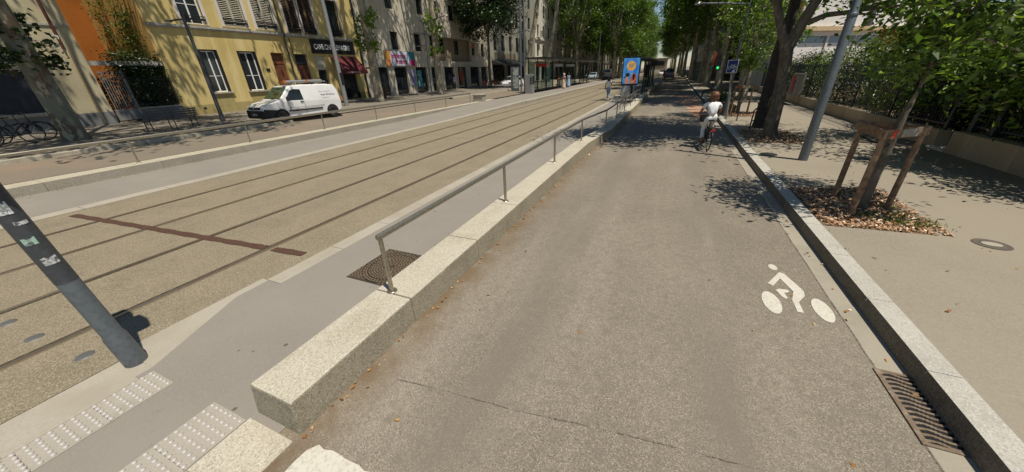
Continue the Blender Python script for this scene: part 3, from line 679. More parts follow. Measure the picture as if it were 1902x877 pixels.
# forked tree on the right pavement
def forked():
    rng=np.random.default_rng(21); t=thing('forked_tree','grey forked tree with a long side limb on the right pavement','tree',(3.2,14.05,.15))
    mb=MB(); mb.tube([(0,0,-.1),(0,0,.25),(-.02,.0,1.2),(-.12,0,2.2),(-.22,0,2.75)],[.25,.19,.17,.16,.18],14)
    lim=[[(-.24,0,2.65),(-.55,0,3.3),(-.85,.1,4.1),(-1.3,.2,6.5),(-1.6,-.3,8.2)],[(-.16,0,2.6),(.05,0,3.3),(.28,0,4.0),(.7,-.1,6.2),(.6,.4,8.4)],[(.14,0,3.2),(.5,-.1,3.36),(1.1,-.2,3.38),(1.9,-.5,3.6),(3.1,-.6,4.2)]]
    rr=[[.125,.11,.10,.07,.03],[.17,.14,.12,.08,.03],[.085,.07,.055,.045,.02]]
    ends=[]
    for l,r in zip(lim,rr):
        mb.tube(l,r,10)
        for k in range(7):
            i=rng.integers(1,len(l)-1); s=Vector(l[i]).lerp(Vector(l[i+1]),rng.uniform(0,1)); d=Vector((rng.normal()*1.5,rng.normal()*1.5,rng.uniform(-.2,1.2)))
            if s.z<4.3 and d.x<1: d.x=abs(d.x)+.6; d.z=rng.uniform(-.3,.35)
            if s.z+d.z<4.6 and l is not lim[2]: continue
            mb.tube([s,s+d*.5,s+d],[.04,.03,.012],6); ends+= [s+d,s+d*.6]
    mb.build('trunk',M['greybark'],t,smooth=True)
    cen=[tuple(e) for e in ends]
    for k in range(150):
        p=rng.normal(size=3); p/=np.linalg.norm(p); p*=rng.uniform(.3,1)**.5
        q=(-.7+p[0]*3.3,-.9+p[1]*2.7,6.7+p[2]*2.6)
        if q[2]>4.6: cen+= [q,(q[0]+rng.normal()*.3,q[1]+rng.normal()*.3,q[2]-.2)]
    for k in range(22): cen.append((rng.uniform(1.3,4.4),-.4+rng.normal()*.7,rng.uniform(3.5,4.6)))
    sd=Vector((.34,-.145,.93)).normalized()
    def clear(c):
        d=Vector(c)+Vector((3.2,14.05,.15))-Vector((1.15,12.2,1.3)); return (d-sd*d.dot(sd)).length>1.0
    cen=[c for c in cen if clear(c)]  # leaf clumps left out along the sun ray so light reaches the cyclist
    leafobj('crown',clumps(rng,cen,72,.42),.17,M['leafplane'],t,.5,21)
forked()
o=tree('street_tree','straight dark trunked tree standing behind the forked tree','tree',(3.24,15.9,.15),12,.2,6.3,2.6,6,70,.2,22,M['darkbark'],M['leafplane'],None,50,.5)

def stake_set(t,pos,zt,boards=True):
    for (x,y) in pos:
        mb=MB(); mb.tube([(x,y,-.1),(x*1.0,y*1.0,zt)],[.043,.038],9); mb.build('stake',M['wood'],t,smooth=True)
    n=len(pos)
    if boards:
        for i in range(n):
            a,b=Vector(pos[i]+(zt-.05,)),Vector(pos[(i+1)%n]+(zt-.05,)); d=b-a; m=(a+b)/2; off=Vector((m.x,m.y,0)).normalized()*.05
            mb=MB(); mb.cbox(m+off,(d.length+.12,.028,.13),math.atan2(d.y,d.x)); bo=mb.build('board',M['wood'],t,bevel=.004)
            if i==0:
                for u,w,c in ((-.25,.05,'redbits'),(.05,.3,'edging')):
                    mb=MB(); off2=off+off.normalized()*.0155; mb.cbox(m+off2+d.normalized()*u,(w,.004,.11),math.atan2(d.y,d.x)); mb.build('paint_patch',M[c],bo)
    mb=MB()
    for x,y in pos: mb.tube([(x,y,zt-.2),(x*.45,y*.45,zt-.27),(0,0,zt-.25)],.012,6)
    mb.build('strap',M['rope'],t)
def young(label,loc,stakes,zt,leaf,seed,group,cz,cr,n,lateral=(0,0)):
    rng=np.random.default_rng(seed); t=thing('young_tree',label,'young tree',loc,0,group)
    mb=MB(); mb.tube([(0,0,-.05),(0,0,.7),(.02,.02,1.4),(.06,.03,1.75),(.16,.0,cz+.6)],[.072,.058,.048,.02,.008],10)
    cen=[]
    for k in range(16): cen.append((rng.normal()*.16,-.12+rng.normal()*.16,rng.uniform(1.98,2.8)))
    for k in range(n):
        p=rng.normal(size=3); p/=np.linalg.norm(p); p*=rng.uniform(.25,1)**.5
        c=(lateral[0]+p[0]*cr,lateral[1]+p[1]*cr,cz+p[2]*cr*1.15); cen.append(c)
        if k%4==0:
            z0=rng.uniform(2.0,cz); mb.tube([(.06,0,z0),(c[0]*.5,c[1]*.5,(z0+c[2])/2+.1),c],[.02,.014,.005],5)
    mb.build('trunk',M['greybark'],t,smooth=True)
    leafobj('crown',clumps(rng,cen,48,.2),leaf,M['leafyoung'],t,.45,seed,.38)
    stake_set(t,stakes,zt); return t
young('young tree propped by three wooden stakes in the mulch square, right foreground',(3.15,7.04,.13),[(-.28,-.42),(.32,.03),(-.22,.46)],1.30,.15,31,'staked young trees',3.4,1.25,84,(.55,.0))
young('second staked young tree farther along beside the blue sign',(3.1,20.3,.13),[(-.35,-.35),(.35,-.2),(0,.4)],1.3,.17,32,'staked young trees',3.9,1.7,95,(.2,0))

# tree pits with mulch
def pit(poly,z,seed,nchip,leaf=.055):
    sheet('tree_pit',[(x,y,z) for x,y in poly],M['earth'])
    rng=np.random.default_rng(seed); xs=[p[0] for p in poly]; ys=[p[1] for p in poly]
    C=[]
    def inside(x,y):
        c=False; j=len(poly)-1
        for i in range(len(poly)):
            if (poly[i][1]>y)!=(poly[j][1]>y) and x<(poly[j][0]-poly[i][0])*(y-poly[i][1])/(poly[j][1]-poly[i][1])+poly[i][0]: c=not c
            j=i
        return c
    while len(C)<nchip:
        x,y=rng.uniform(min(xs),max(xs)),rng.uniform(min(ys),max(ys))
        if inside(x,y): C.append((x,y,z+rng.uniform(.004,.03)))
    o=leafobj('wood_chips',C,leaf,M['chips'],None,1.6,seed,.5); tag(o,'dry wood chip mulch filling the tree square','mulch',kind='stuff')
pit([(2.36,6.02),(3.80,6.08),(3.82,8.3),(2.36,7.9)],.147,41,3600)
pit([(2.45,12.7),(4.0,12.7),(4.0,15.2),(2.45,15.2)],.152,42,900)
pit([(2.45,19.3),(4.2,19.3),(4.2,21.2),(2.45,21.2)],.152,43,1600,.08)
def tufts(name,label,spots,n,h,seed,spread):
    rng=np.random.default_rng(seed); mb=MB()
    for (x,y,z) in spots:
        for k in range(n):
            px,py=x+rng.normal()*spread,y+rng.normal()*spread; a=rng.uniform(0,6.28); l=h*rng.uniform(.5,1.2); b=rng.uniform(.1,.6)*l; w=.005
            mb.add([(px-w*math.sin(a),py+w*math.cos(a),z),(px+w*math.sin(a),py-w*math.cos(a),z),(px+b*math.cos(a),py+b*math.sin(a),z+l)],[(0,1,2)])
    o=mb.build(name,M['grass'],fixn=False); tag(o,label,'grass',kind='stuff')
tufts('grass','short green grass patch growing through the mulch',[(3.25+.12*i,6.45+.1*math.sin(i*2),.155) for i in range(5)]+[(3.0,6.6,.155),(3.5,6.75,.155),(3.55,7.1,.155),(3.35,6.4,.155),(3.2,6.75,.155)],90,.06,51,.08)
tufts('weeds','dry weeds growing at the stake base and the kerb joint',[(2.98,7.62,.15),(3.05,7.7,.15)],30,.17,52,.05)
tufts('weeds','tiny weeds along the joint behind the kerb',[(2.352,5.2+.55*i+ .3*math.sin(i*3),.14) for i in range(14)],7,.03,53,.02)
# fallen leaves
rng=np.random.default_rng(61); C=[]
for k in range(260): y=rng.uniform(.8,26); C.append((-2.12+wx(y)+abs(rng.normal())*.05,y,.006+rng.uniform(0,.01)))
for k in range(420): C.append((-14.22+abs(rng.normal())*.1,rng.uniform(0,27),.02+rng.uniform(0,.01)))
for k in range(60): C.append((rng.uniform(2.4,6.4),rng.uniform(2,14),.16))
for k in range(40): C.append((rng.uniform(-2,1.9),rng.uniform(1,14),.006))
for k in range(26): C.append((1.93+abs(rng.normal())*.1,rng.uniform(2.3,9),.012))
o=leafobj('fallen_leaves',C,.045,M['dryleaf'],None,2.0,61,.6); tag(o,'small dry leaves and grit gathered along the wall foot and gutter','leaf litter',kind='stuff')

# shoots on the trunks, ivy
def shoots(label,loc,zs,n,seed,mat='leafbright',r=.55,leaf=.26):
    rng=np.random.default_rng(seed); cen=[]
    for k in range(n):
        a=rng.uniform(0,6.28); cen.append((math.cos(a)*r*rng.uniform(.6,1.5),math.sin(a)*r*rng.uniform(.6,1.5),rng.uniform(*zs)))
    t=thing('trunk_shoots',label,'leafy shoots',loc); leafobj('leaves',clumps(rng,cen,26,.2),leaf,M[mat],t,.4,seed,.7)
    mb=MB()
    for c in cen: mb.tube([(0,0,c[2]-.3),(c[0]*.6,c[1]*.6,c[2]),c],.012,5)
    mb.build('twigs',M['greybark'],t)
shoots('bright leafy shoots on the pale plane trunk by the burgundy awning',(-22.0,23.0,.5),(3.8,6.4),26,71)
shoots('leafy shoots on the plane trunk right of the two-headed lamp',(-22.4,32.5,.5),(3.6,7.6),26,72)
shoots('dark leafy shoots low on the old plane trunk at the left edge',(-21.1,5.0,.5),(2.4,4.2),30,73,'leafdark',.8,.22)

# ------------------------------------------------------------------ buildings (local: u along x, outward -y)
def wall_mesh(mb, u0,u1,z0,z1, ops, depth=.25, y=0, mi=0):
    us=sorted(set([u0,u1]+[o[0] for o in ops]+[o[1] for o in ops])); zs=sorted(set([z0,z1]+[o[2] for o in ops]+[o[3] for o in ops]))
    us=[u for u in us if u0<=u<=u1]; zs=[z for z in zs if z0<=z<=z1]
    for a,b in zip(us,us[1:]):
        for c,d in zip(zs,zs[1:]):
            m=((a+b)/2,(c+d)/2)
            if any(o[0]<m[0]<o[1] and o[2]<m[1]<o[3] for o in ops): continue
            mb.quad((a,y,c),(b,y,c),(b,y,d),(a,y,d),mi)
    for a,b,c,d in [o[:4] for o in ops]:
        y2=y+depth
        mb.quad((a,y,c),(a,y,d),(a,y2,d),(a,y2,c),mi); mb.quad((b,y,c),(b,y2,c),(b,y2,d),(b,y,d),mi)
        mb.quad((a,y,d),(b,y,d),(b,y2,d),(a,y2,d),mi); mb.quad((a,y,c),(a,y2,c),(b,y2,c),(b,y,c),mi)
def shell(mb,u0,u1,z0,z1,back,y=0):
    mb.quad((u0,y,z0),(u0,y,z1),(u0,back,z1),(u0,back,z0)); mb.quad((u1,y,z0),(u1,back,z0),(u1,back,z1),(u1,y,z1))
    mb.quad((u0,y,z1),(u1,y,z1),(u1,back,z1),(u0,back,z1)); mb.quad((u0,back,z0),(u0,back,z1),(u1,back,z1),(u1,back,z0))
def window(par,o,style='casement',depth=.25,trim=None):
    a,b,c,d=o[:4]; yy=depth-.05; fw=.06
    fm={'casement':M['white'],'dark':M['darkmetal'],'shop':M['darkmetal']}.get(style,M['white'])
    if style in('casement','dark','shop'):
        mb=MB(); mb.box(a,a+fw,yy-.04,yy+.04,c,d); mb.box(b-fw,b,yy-.04,yy+.04,c,d); mb.box(a+fw,b-fw,yy-.04,yy+.04,d-fw,d); mb.box(a+fw,b-fw,yy-.04,yy+.04,c,c+fw)
        if style=='casement':
            m=(a+b)/2; mb.box(m-.035,m+.035,yy-.045,yy+.035,c+fw,d-fw)
            for f in (.4,): mb.box(a+fw,m-.05,yy-.03,yy+.03,c+(d-c)*f-.015,c+(d-c)*f+.015); mb.box(m+.05,b-fw,yy-.03,yy+.03,c+(d-c)*f-.015,c+(d-c)*f+.015)
        f=mb.build('window',fm,par)
        p=MB(); p.box(a+fw,b-fw,yy-.008,yy+.008,c+fw,d-fw); p.build('pane',M['glass'],f)
    else:
        mt={'louver':M['louver'],'louverbrown':M['louverbrown']}[style]
        mb=MB(); yy=.1
        m=(a+b)/2
        for (p,q) in ((a,m-.01),(m+.01,b)):
            mb.box(p,p+.05,yy-.03,yy+.03,c,d); mb.box(q-.05,q,yy-.03,yy+.03,c,d); mb.box(p+.05,q-.05,yy-.03,yy+.03,c,c+.08); mb.box(p+.05,q-.05,yy-.03,yy+.03,d-.08,d)
            n=int((d-c-.16)/.1)
            for k in range(n):
                z=c+.08+(k+.5)*(d-c-.16)/n
                mb.add([(p+.05,yy-.035,z-.03),(q-.05,yy-.035,z-.03),(q-.05,yy+.03,z+.028),(p+.05,yy+.03,z+.028)],[(0,1,2,3)])
        f=mb.build('shutters',mt,par)
        p=MB(); p.box(a,b,depth-.05,depth-.02,c,d); p.build('pane',M['black'],f)
    if trim:
        mb=MB(); w=.17
        mb.box(a-w,a,-.03,.06,c-.02,d+w); mb.box(b,b+w,-.03,.06,c-.02,d+w); mb.box(a,b,-.03,.06,d,d+w); mb.build('surround',trim,f)
    return f
def sill(par,o,mat,z=.09,out=.12):
    a,b,c,d=o[:4]; mb=MB(); mb.box(a-.1,b+.1,-out,.1,c-z,c-.003); mb.build('sill',mat,par)
def railing(par,o,h=.45):
    a,b,c,d=o[:4]; mb=MB()
    mb.box(a-.02,b+.02,-.15,-.12,c+h-.03,c+h); mb.box(a-.02,b+.02,-.15,-.12,c+.05,c+.08)
    n=int((b-a)/.09)
    for k in range(n+1):
        u=a+(b-a)*k/n; mb.box(u-.011,u+.011,-.145,-.125,c+.08,c+h-.03)
        if k<n: mb.box(u+.02,u+(b-a)/n-.02,-.143,-.127,c+.17,c+.28)
    for u in (a-.02,b): mb.box(u,u+.02,-.15,.0,c+h-.03,c+h)
    mb.build('railing',M['darkmetal'],par)
def text(body,par,size,loc,mat,rotx=90,rotz=0,ext=.006,align='LEFT',sx=1,name='lettering',bold=0):
    cu=bpy.data.curves.new(name,'FONT'); cu.body=body; cu.size=size; cu.extrude=ext; cu.align_x=align; cu.offset=bold
    o=bpy.data.objects.new(name,cu); col.objects.link(o); cu.materials.append(mat); o.location=loc; o.rotation_euler=(R_(rotx),0,R_(rotz)); o.scale=(sx,1,1); o.parent=par
    bpy.context.view_layer.update(); me=bpy.data.meshes.new_from_object(o.evaluated_get(bpy.context.evaluated_depsgraph_get())); n=bpy.data.objects.new(name,me); col.objects.link(n); n.location=o.location; n.rotation_euler=o.rotation_euler; n.scale=o.scale; n.parent=par; bpy.data.objects.remove(o); return n
FX=-26.5
G0=.3
# yellow building
t=thing('yellow_building','yellow rendered building with wine shop and tall shuttered windows','building',(FX,0,0),R_(90))
ops=[(13.58,14.66,1.86,4.26),(15.8,17.02,1.84,4.24),(18.03,19.0,.7,4.2),(19.86,20.9,.7,4.17),(21.56,22.42,.7,4.08),(23.6,25.47,.72,4.05)]
ups=[(13.43,14.6,5.58,8.1),(15.65,17.03,5.6,8.1),(17.7,19.05,5.6,8.1),(19.92,20.94,5.56,8.1),(21.23,22.29,5.55,8.1),(23.7,24.82,5.55,8.1)]
mb=MB(); wall_mesh(mb,11.7,26.52,1.2,5.42,ops,.28); wall_mesh(mb,11.7,26.52,5.42,12.5,ups,.28); shell(mb,11.7,26.52,G0,12.5,9)
w=mb.build('wall',M['yellow'],t)
mb=MB(); wall_mesh(mb,11.72,26.5,G0,1.2,[(o[0],o[1],o[2],1.2) for o in ops if o[2]<1.2],.3,-.006); mb.build('plinth',M['yellowlow'],t)
mb=MB(); mb.box(11.69,26.6,-.16,.04,5.36,5.48); mb.box(11.69,26.6,-.10,.03,5.28,5.36); mb.build('ledge',M['ledge'],t)
for o in ops[:2]:
    f=window(t,(o[0]+.14,o[1]-.10,o[2],o[3]-.06),'casement',.28); sill(t,o,M['ledge'])
    mb=MB(); mb.box(o[0]+.002,o[0]+.14,.0,.27,o[2],o[3]); mb.box(o[1]-.10,o[1]-.002,.0,.27,o[2],o[3]); mb.box(o[0]+.14,o[1]-.1,.1,.27,o[3]-.06,o[3]); mb.build('dark_jambs',M['signblack'],t)  # dark boxes lining the sides and head of the opening
    mb=MB(); mb.box(o[0]+.22,o[0]+.36,.245,.25,o[2]+.1,o[3]-.2); mb.build('curtain',M['whitetrim'],f)
for o in ops[:2]: 
    mb=MB(); mb.box(o[0]-.0,o[1]+.0,-.01,.02,o[2]-.8,o[2]-.1); mb.build('apron_panel',M['yellowlow'],t)
for o,s in zip(ups,('casement','louver','louver','louverbrown','louverbrown','dark')):
    window(t,o,s,.28,M['whitetrim']); railing(t,o,.42 if s!='dark' else .5)
for o,m_ in ((ops[2],'door'),(ops[3],'doorred')):
    mb=MB(); mb.box(o[0],o[1],.18,.25,o[2],o[3]-.75); mb.box(o[0]+.1,(o[0]+o[1])/2-.06,.16,.18,o[2]+.2,o[2]+1.2); mb.box((o[0]+o[1])/2+.06,o[1]-.1,.16,.18,o[2]+.2,o[2]+1.2); d=mb.build('door',M[m_],t)
    mb=MB(); mb.box(o[0],o[1],.2,.24,o[3]-.7,o[3]); mb.build('fanlight',M['glass'] if m_=='doorred' else M['door'],d)
o=ops[4]; mb=MB(); mb.box(o[0],o[1],.1,.18,o[3]-1.0,o[3]); mb.build('roller_shutter',M['louver'],t); window(t,(o[0],o[1],o[2],o[3]-1.0),'shop',.28)
window(t,ops[5],'shop',.28)
mb=MB(); mb.box(21.42,25.72,-.09,-.012,4.24,5.24); sg=mb.build('shop_sign',M['signblack'],t,bevel=.01)
text('CAVE CHARLEMAGNE',sg,.50,(21.66,-.095,4.56),M['white'],sx=.72,bold=.012)
mb=MB(); mb.prism([(0,0),(1.15,-1.22),(1.15,-1.5),(1.12,-1.5),(1.12,-1.24),(0,-.06)],23.0,25.72,'yz'); 
aw=MB(); aw.add([(23.0,-.02,4.1),(25.72,-.02,4.1),(25.72,-1.15,2.95),(23.0,-1.15,2.95),(25.72,-1.15,2.7),(23.0,-1.15,2.7)],[(0,1,2,3),(3,2,4,5),(0,3,2,1)][:2])
awo=aw.build('awning',M['awnred'],t)
awo.modifiers.new('solid','SOLIDIFY').thickness=.03
text('CAVE CHARLEMAGNE',awo,.18,(23.4,-1.17,2.77),M['pinkcloth'],sx=.8)
mb=MB(); mb.tube([(19.35,-.1,12.3),(19.35,-.1,5.6),(19.4,-.2,5.4),(19.35,-.1,5.15),(19.35,-.1,.7)],.055,10); mb.build('drainpipe',M['poledark'],t,smooth=True)
mb=MB(); mb.tube([(19.75,-.06,5.2),(19.78,-.06,3.0)],.03,8); mb.build('drainpipe',M['poledark'],t,smooth=True)
mb=MB(); mb.box(26.35,26.5,-.12,-.01,.7,12); mb.build('drainpipe',M['darkmetal'],t)
mb=MB(); mb.box(17.4,17.65,-.03,-.005,3.0,3.2); mb.build('house_number',M['signblack'],t)
mb=MB(); mb.box(12.75,12.9,-.008,.0,.92,1.07); mb.build('vent',M['black'],t)
# roof
mb=MB(); mb.add([(11.5,-.5,12.45),(26.7,-.5,12.45),(26.7,4.5,14.6),(11.5,4.5,14.6),(26.7,9.3,12.45),(11.5,9.3,12.45)],[(0,1,2,3),(3,2,4,5)]); mb.build('roof',M['pinkish'],t)
# garden recess: back wall orange belongs to the house behind
t=thing('orange_house','orange rendered house wall seen behind the garden gate','house',(FX,0,0),R_(90))
mb=MB(); mb.box(8.75,11.66,5.6,5.9,G0,11); mb.build('wall',M['orange'],t)
mb=MB(); mb.box(11.60,11.69,.02,5.6,3.6,11); mb.build('side_wall',M['peach'],t)
rng=np.random.default_rng(81)
ti=thing('ivy','ivy climbing the sunlit orange side wall above the garden wall','climbing plant',(FX,0,0),R_(90))
cen=[(11.5+rng.normal()*.05,rng.uniform(.8,4.5),3.7+abs(rng.normal())*1.6) for k in range(75)]
leafobj('leaves',clumps(rng,cen,30,.2),.13,M['leafhedge'],ti,.2,81)
mb=MB()
for k in range(8): 
    y0=rng.uniform(1,4.3); mb.tube([(11.56,y0,3.3),(11.56,y0+rng.uniform(-.4,.4),4.6),(11.56,y0+rng.uniform(-.6,.6),6)],.012,5)
mb.build('stems',M['greybark'],ti)
t=thing('garden_fence','low garden wall with dark iron railings and gate beside the yellow building','fence',(FX,0,0),R_(90))
mb=MB(); mb.box(9.85,11.7,.0,.3,G0,1.25); mb.build('plinth',M['bluegrey'],t); mb=MB(); mb.box(9.85,11.7,-.04,.34,1.25,1.32); mb.build('coping',M['ledge'],t)
mb=MB(); mb.box(8.75,11.66,.06,.28,3.38,3.58); mb.build('lintel',M['ledge'],t)
mb=MB()
for k in range(19): u=9.92+k*.095; mb.box(u-.012,u+.012,.13,.155,1.32,2.85)
mb.box(9.85,11.68,.12,.165,1.45,1.49); mb.box(9.85,11.68,.12,.165,2.66,2.70); mb.build('railings',M['darkmetal'],t)
mb=MB(); mb.box(9.74,9.84,.08,.18,.6,3.15); mb.build('post',M['bluegrey'],t); 
mb=MB()
for k in range(9): u=8.92+k*.095; mb.box(u-.012,u+.012,.13,.155,1.3,3.05)
mb.box(8.85,9.74,.12,.165,3.05,3.1); mb.box(8.85,9.74,.12,.165,.75,1.3); g=mb.build('gate',M['bluegrey'],t); mb=MB(); mb.box(9.6,9.68,.08,.12,1.65,1.75); mb.build('lock',M['polelight'],g)
th=thing('hedge','dark hedge bulging over the garden railings','hedge',(FX,0,0),R_(90))
cen=[(rng.uniform(9.95,11.6),rng.uniform(.25,.95),rng.uniform(1.3,3.5)) for k in range(380)]+[(rng.uniform(9.6,11.6),rng.uniform(-.1,.4),3.3+.35*math.sin(k)+.2) for k in range(45)]+[(rng.uniform(8.9,9.9),rng.uniform(.9,1.8),rng.uniform(.8,2.7)) for k in range(70)]; leafobj('foliage',clumps(rng,cen,32,.22),.12,M['leafdark'],th,.4,82)  # last clumps added behind the gate, standing in for the recess's shade
mb=MB()
for k in range(5): mb.tube([(10.1+k*.35,.6,G0),(10.1+k*.35,.65,3.2)],.025,5)
mb.build('stems',M['greybark'],th)
# beige building far left
t=thing('beige_building','beige rendered building with navy shutter at the left edge','building',(FX,0,0),R_(90))
ops=[(4.6,6.55,1.42,3.2),(-2.0,.5,1.42,3.2)]; mb=MB(); wall_mesh(mb,-12,8.72,1.25,11.5,ops,.2); shell(mb,-12,8.72,G0,11.5,9); mb.build('wall',M['beige'],t)
mb=MB(); mb.box(-12,8.73,-.02,.1,G0,1.25); mb.build('plinth',M['bluegrey'],t)
for o in ops: 
    mb=MB(); mb.box(o[0],o[1],.12,.16,o[2],o[3]); mb.build('shutter',M['navy'],t); sill(t,o,M['ledge'],.12,.1)
mb=MB(); mb.box(4.42,4.6,-.03,.1,1.3,3.3); mb.build('trim',M['whitetrim'],t)
mb=MB(); mb.box(-12,8.73,-.05,.02,5.0,5.08); mb.build('string_course',M['ledge'],t)
mb=MB(); mb.tube([(8.15,-.08,11),(8.15,-.08,4.05)],.06,8); mb.build('drainpipe',M['doorred'],t,smooth=True)
mb=MB(); mb.tube([(8.22,-.07,4.0),(8.22,-.07,.7)],.045,8); mb.build('drainpipe',M['ochreledge'],t,smooth=True)
# concrete block with shops
t=thing('concrete_building','ribbed concrete apartment block with a row of dark shops','building',(FX,0,0),R_(90))
sh=[(27.6,29.7,.6,3.25),(30.6,32.6,.6,3.25),(34.05,36.1,.6,3.25),(37.0,39.0,.6,3.25),(39.7,42.0,.6,3.25),(42.9,45.2,.6,3.25),(46.2,48.8,.6,3.25),(49.4,51.4,.6,3.25)]
f1=[(30.8,31.9,4.85,6.45),(34.55,35.66,4.82,6.5),(37.3,38.3,4.82,6.5),(47.0,47.95,4.7,6.25),(49.75,50.75,4.6,6.22)]
f1r=[(39.98,40.9,4.74,6.38),(43.24,44.28,4.73,6.36)]
f2=[]
for z0 in (8.38,12.0,15.6):
    f2+= [(u,u+1.15,z0,z0+1.65) for u in (30.75,35.65,38.4,41.9,44.6,47.2,49.8)]
mb=MB(); wall_mesh(mb,26.55,51.8,G0,19,sh+f1+f2+[(39.0,46.9,3.9,6.5)],.3); shell(mb,26.55,51.8,G0,19,10); mb.build('wall',M['concrete'],t)
mb=MB(); wall_mesh(mb,39.0,46.9,3.9,6.5,f1r,.2,.5)
mb.quad((39.0,.3,3.9),(39.0,.3,6.5),(39.0,.5,6.5),(39.0,.5,3.9)); mb.quad((46.9,.3,3.9),(46.9,.3,6.5),(46.9,.5,6.5),(46.9,.5,3.9)); mb.build('loggia_wall',M['concdark'],t)
mb=MB(); mb.box(33.8,39.0,-.10,.02,6.5,6.62); mb.build('ledge',M['ledge'],t)
mb=MB(); mb.box(26.6,51.8,-.06,.02,3.26,3.88); mb.build('lintel_band',M['concrete'],t)
for o in f1+f2: window(t,o,'dark',.25)
for o in f1r: window(t,(o[0],o[1],o[2],o[3]),'dark',.6)
for o in sh: window(t,o,'shop',.3)
mb=MB(); mb.box(47.0,47.95,.06,.1,5.6,6.25); mb.build('blind',M['doororange'],t)
mb=MB(); mb.box(29.35,33.9,-.16,-.065,3.36,4.72); sg=mb.build('shop_sign',M['polelight'],t)
M['sgnwhite']=surf('sign_pale',(.62,.64,.72),.5); M['sgnor']=surf('sign_orange',(.65,.3,.06),.5,0,None,(1.2,(.55,.06,.15),.5,.6)); M['sgnteal']=surf('sign_teal',(.03,.2,.26),.5); M['sgnpink']=surf('sign_magenta',(.42,.02,.16),.5)
mb=MB(); mb.box(30.1,32.9,-.168,-.161,3.38,4.70); mb.build('panel',M['sgnwhite'],sg)
mb=MB(); mb.box(29.37,30.1,-.168,-.161,3.38,4.70); mb.build('panel',M['sgnor'],sg)
mb=MB(); mb.box(32.9,33.88,-.168,-.161,3.95,4.70); mb.build('panel',M['sgnteal'],sg); mb=MB(); mb.box(33.1,33.88,-.168,-.161,3.38,3.95); mb.build('panel',M['sgnpink'],sg)
text('infiniment',sg,.60,(30.25,-.172,4.08),M['sgnpink'],bold=.022,sx=.93); text('femmes',sg,.62,(30.9,-.172,3.56),M['sgnpink'],bold=.022,sx=.85)
mb=MB(); mb.box(26.75,27.6,-.5,-.42,3.1,3.75); sg=mb.build('hanging_sign',M['awnred'],t); text('infiniment',sg,.16,(26.8,-.51,3.45),M['sgnwhite'])
M['poster']=surf('poster_mixed',(.35,.38,.5),.5,0,None,[(2.5,(.08,.1,.3),.45,.6),(4,(.5,.2,.35),.55,.65)]); M['posterteal']=surf('poster_teal',(.1,.35,.38),.5,0,None,(3,(.03,.1,.12),.45,.6))
mb=MB(); mb.box(33.0,33.75,-.06,-.01,1.4,3.0); mb.build('poster',M['poster'],t)
mb=MB(); mb.box(34.45,35.3,.2,.215,1.2,2.95); mb.build('poster',M['posterteal'],t)
mb=MB(); mb.box(43.5,44.2,.2,.215,1.5,2.8); mb.build('poster',M['redbits'],t)
# cafe building
t=thing('cafe_building','grey green building with black cafe awning in the shade','building',(FX,0,0),R_(90))
sh=[(53.3,58,.6,3.6),(59,63.6,.6,3.6),(65,69,.6,3.6)]; up=[(54+3*k,55.2+3*k,z0,z0+2.2) for k in range(6) for z0 in (5.6,9.2,12.8)]
mb=MB(); wall_mesh(mb,51.85,72.8,G0,18,sh+up,.3); shell(mb,51.85,72.8,G0,18,10); mb.build('wall',M['greystone'],t)
for o in sh: window(t,o,'shop',.3)
for o in up: window(t,o,'dark',.25)
mb=MB(); mb.add([(53,-.02,4.2),(64.6,-.02,4.2),(64.6,-2.0,3.5),(53,-2.0,3.5),(64.6,-2.0,3.2),(53,-2.0,3.2)],[(0,1,2,3),(3,2,4,5)]); a=mb.build('awning',M['awnblack'],t); a.modifiers.new('s','SOLIDIFY').thickness=.04
mb=MB(); mb.box(60,63,-.6,-.5,2.9,3.4); mb.build('lit_menu',M['yellowbits'],t)
mb=MB(); mb.box(54,63,-.05,-.01,4.35,5.2); sg=mb.build('fascia',M['concdark'],t)
# cream apartment houses
def apartment(label,u0,u1,h,mat,nfl,z1=5.2,fl=3.5,step=3.1,rz=90,X=FX,sty='dark',shopdark=True):
    t=thing('apartment_house',label,'building',(X,0,0),R_(rz))
    ops=[]; n=int((u1-u0-.8)/step); 
    for f in range(nfl):
        for k in range(n): u=u0+(u1-u0)*(k+.5)/n; ops.append((u-.55,u+.55,z1+f*fl,z1+f*fl+2.1))
    sh=[(u0+(u1-u0)*(k+.14)/n,u0+(u1-u0)*(k+.86)/n,.6,3.7) for k in range(n)] if shopdark else []
    mb=MB(); wall_mesh(mb,u0,u1,G0,h,ops+sh,.3); shell(mb,u0,u1,G0,h,11); mb.build('wall',mat,t)
    for o in ops: window(t,o,sty,.25)
    for o in sh: window(t,o,'shop',.3)
    for z in (4.5,z1+fl-.45,h-.5): mb=MB(); mb.box(u0,u1,-.25,.02,z-.12,z+.14); mb.build('cornice',M['whitetrim'],t)
    for k in range(0,n,2):
        u=u0+(u1-u0)*(k+.5)/n; mb=MB(); mb.box(u-.9,u+.9,-.8,-.02,z1+fl-.2,z1+fl-.05); b=mb.build('balcony',M['whitetrim'],t)
        mb=MB(); 
        for j in range(13): mb.box(u-.88+j*.146-.01,u-.88+j*.146+.01,-.78,-.76,z1+fl-.05,z1+fl+.9)
        mb.box(u-.9,u+.9,-.79,-.75,z1+fl+.9,z1+fl+.94); mb.build('railing',M['darkmetal'],b)
    return t
apartment('tall cream apartment house in full sun beyond the cafe',72.9,94,22,M['cream'],5)
apartment('second cream apartment house farther down the left side',94.1,118,21,M['cream'],4,step=3.4)
apartment('far pale apartment house before the left side ends',118.1,150,20,M['concrete'],4,step=4)
apartment('farthest left apartment house hidden by trees',150.1,250,19,M['cream'],3,step=7)
apartment('dark brown brick block behind the right-hand trees',-92,-60,17,M['brown'],4,rz=-90,X=9.5,step=4.2)
apartment('far right pale block behind the distant trees',-250,-92.1,18,M['greystone'],3,rz=-90,X=9.5,step=8)
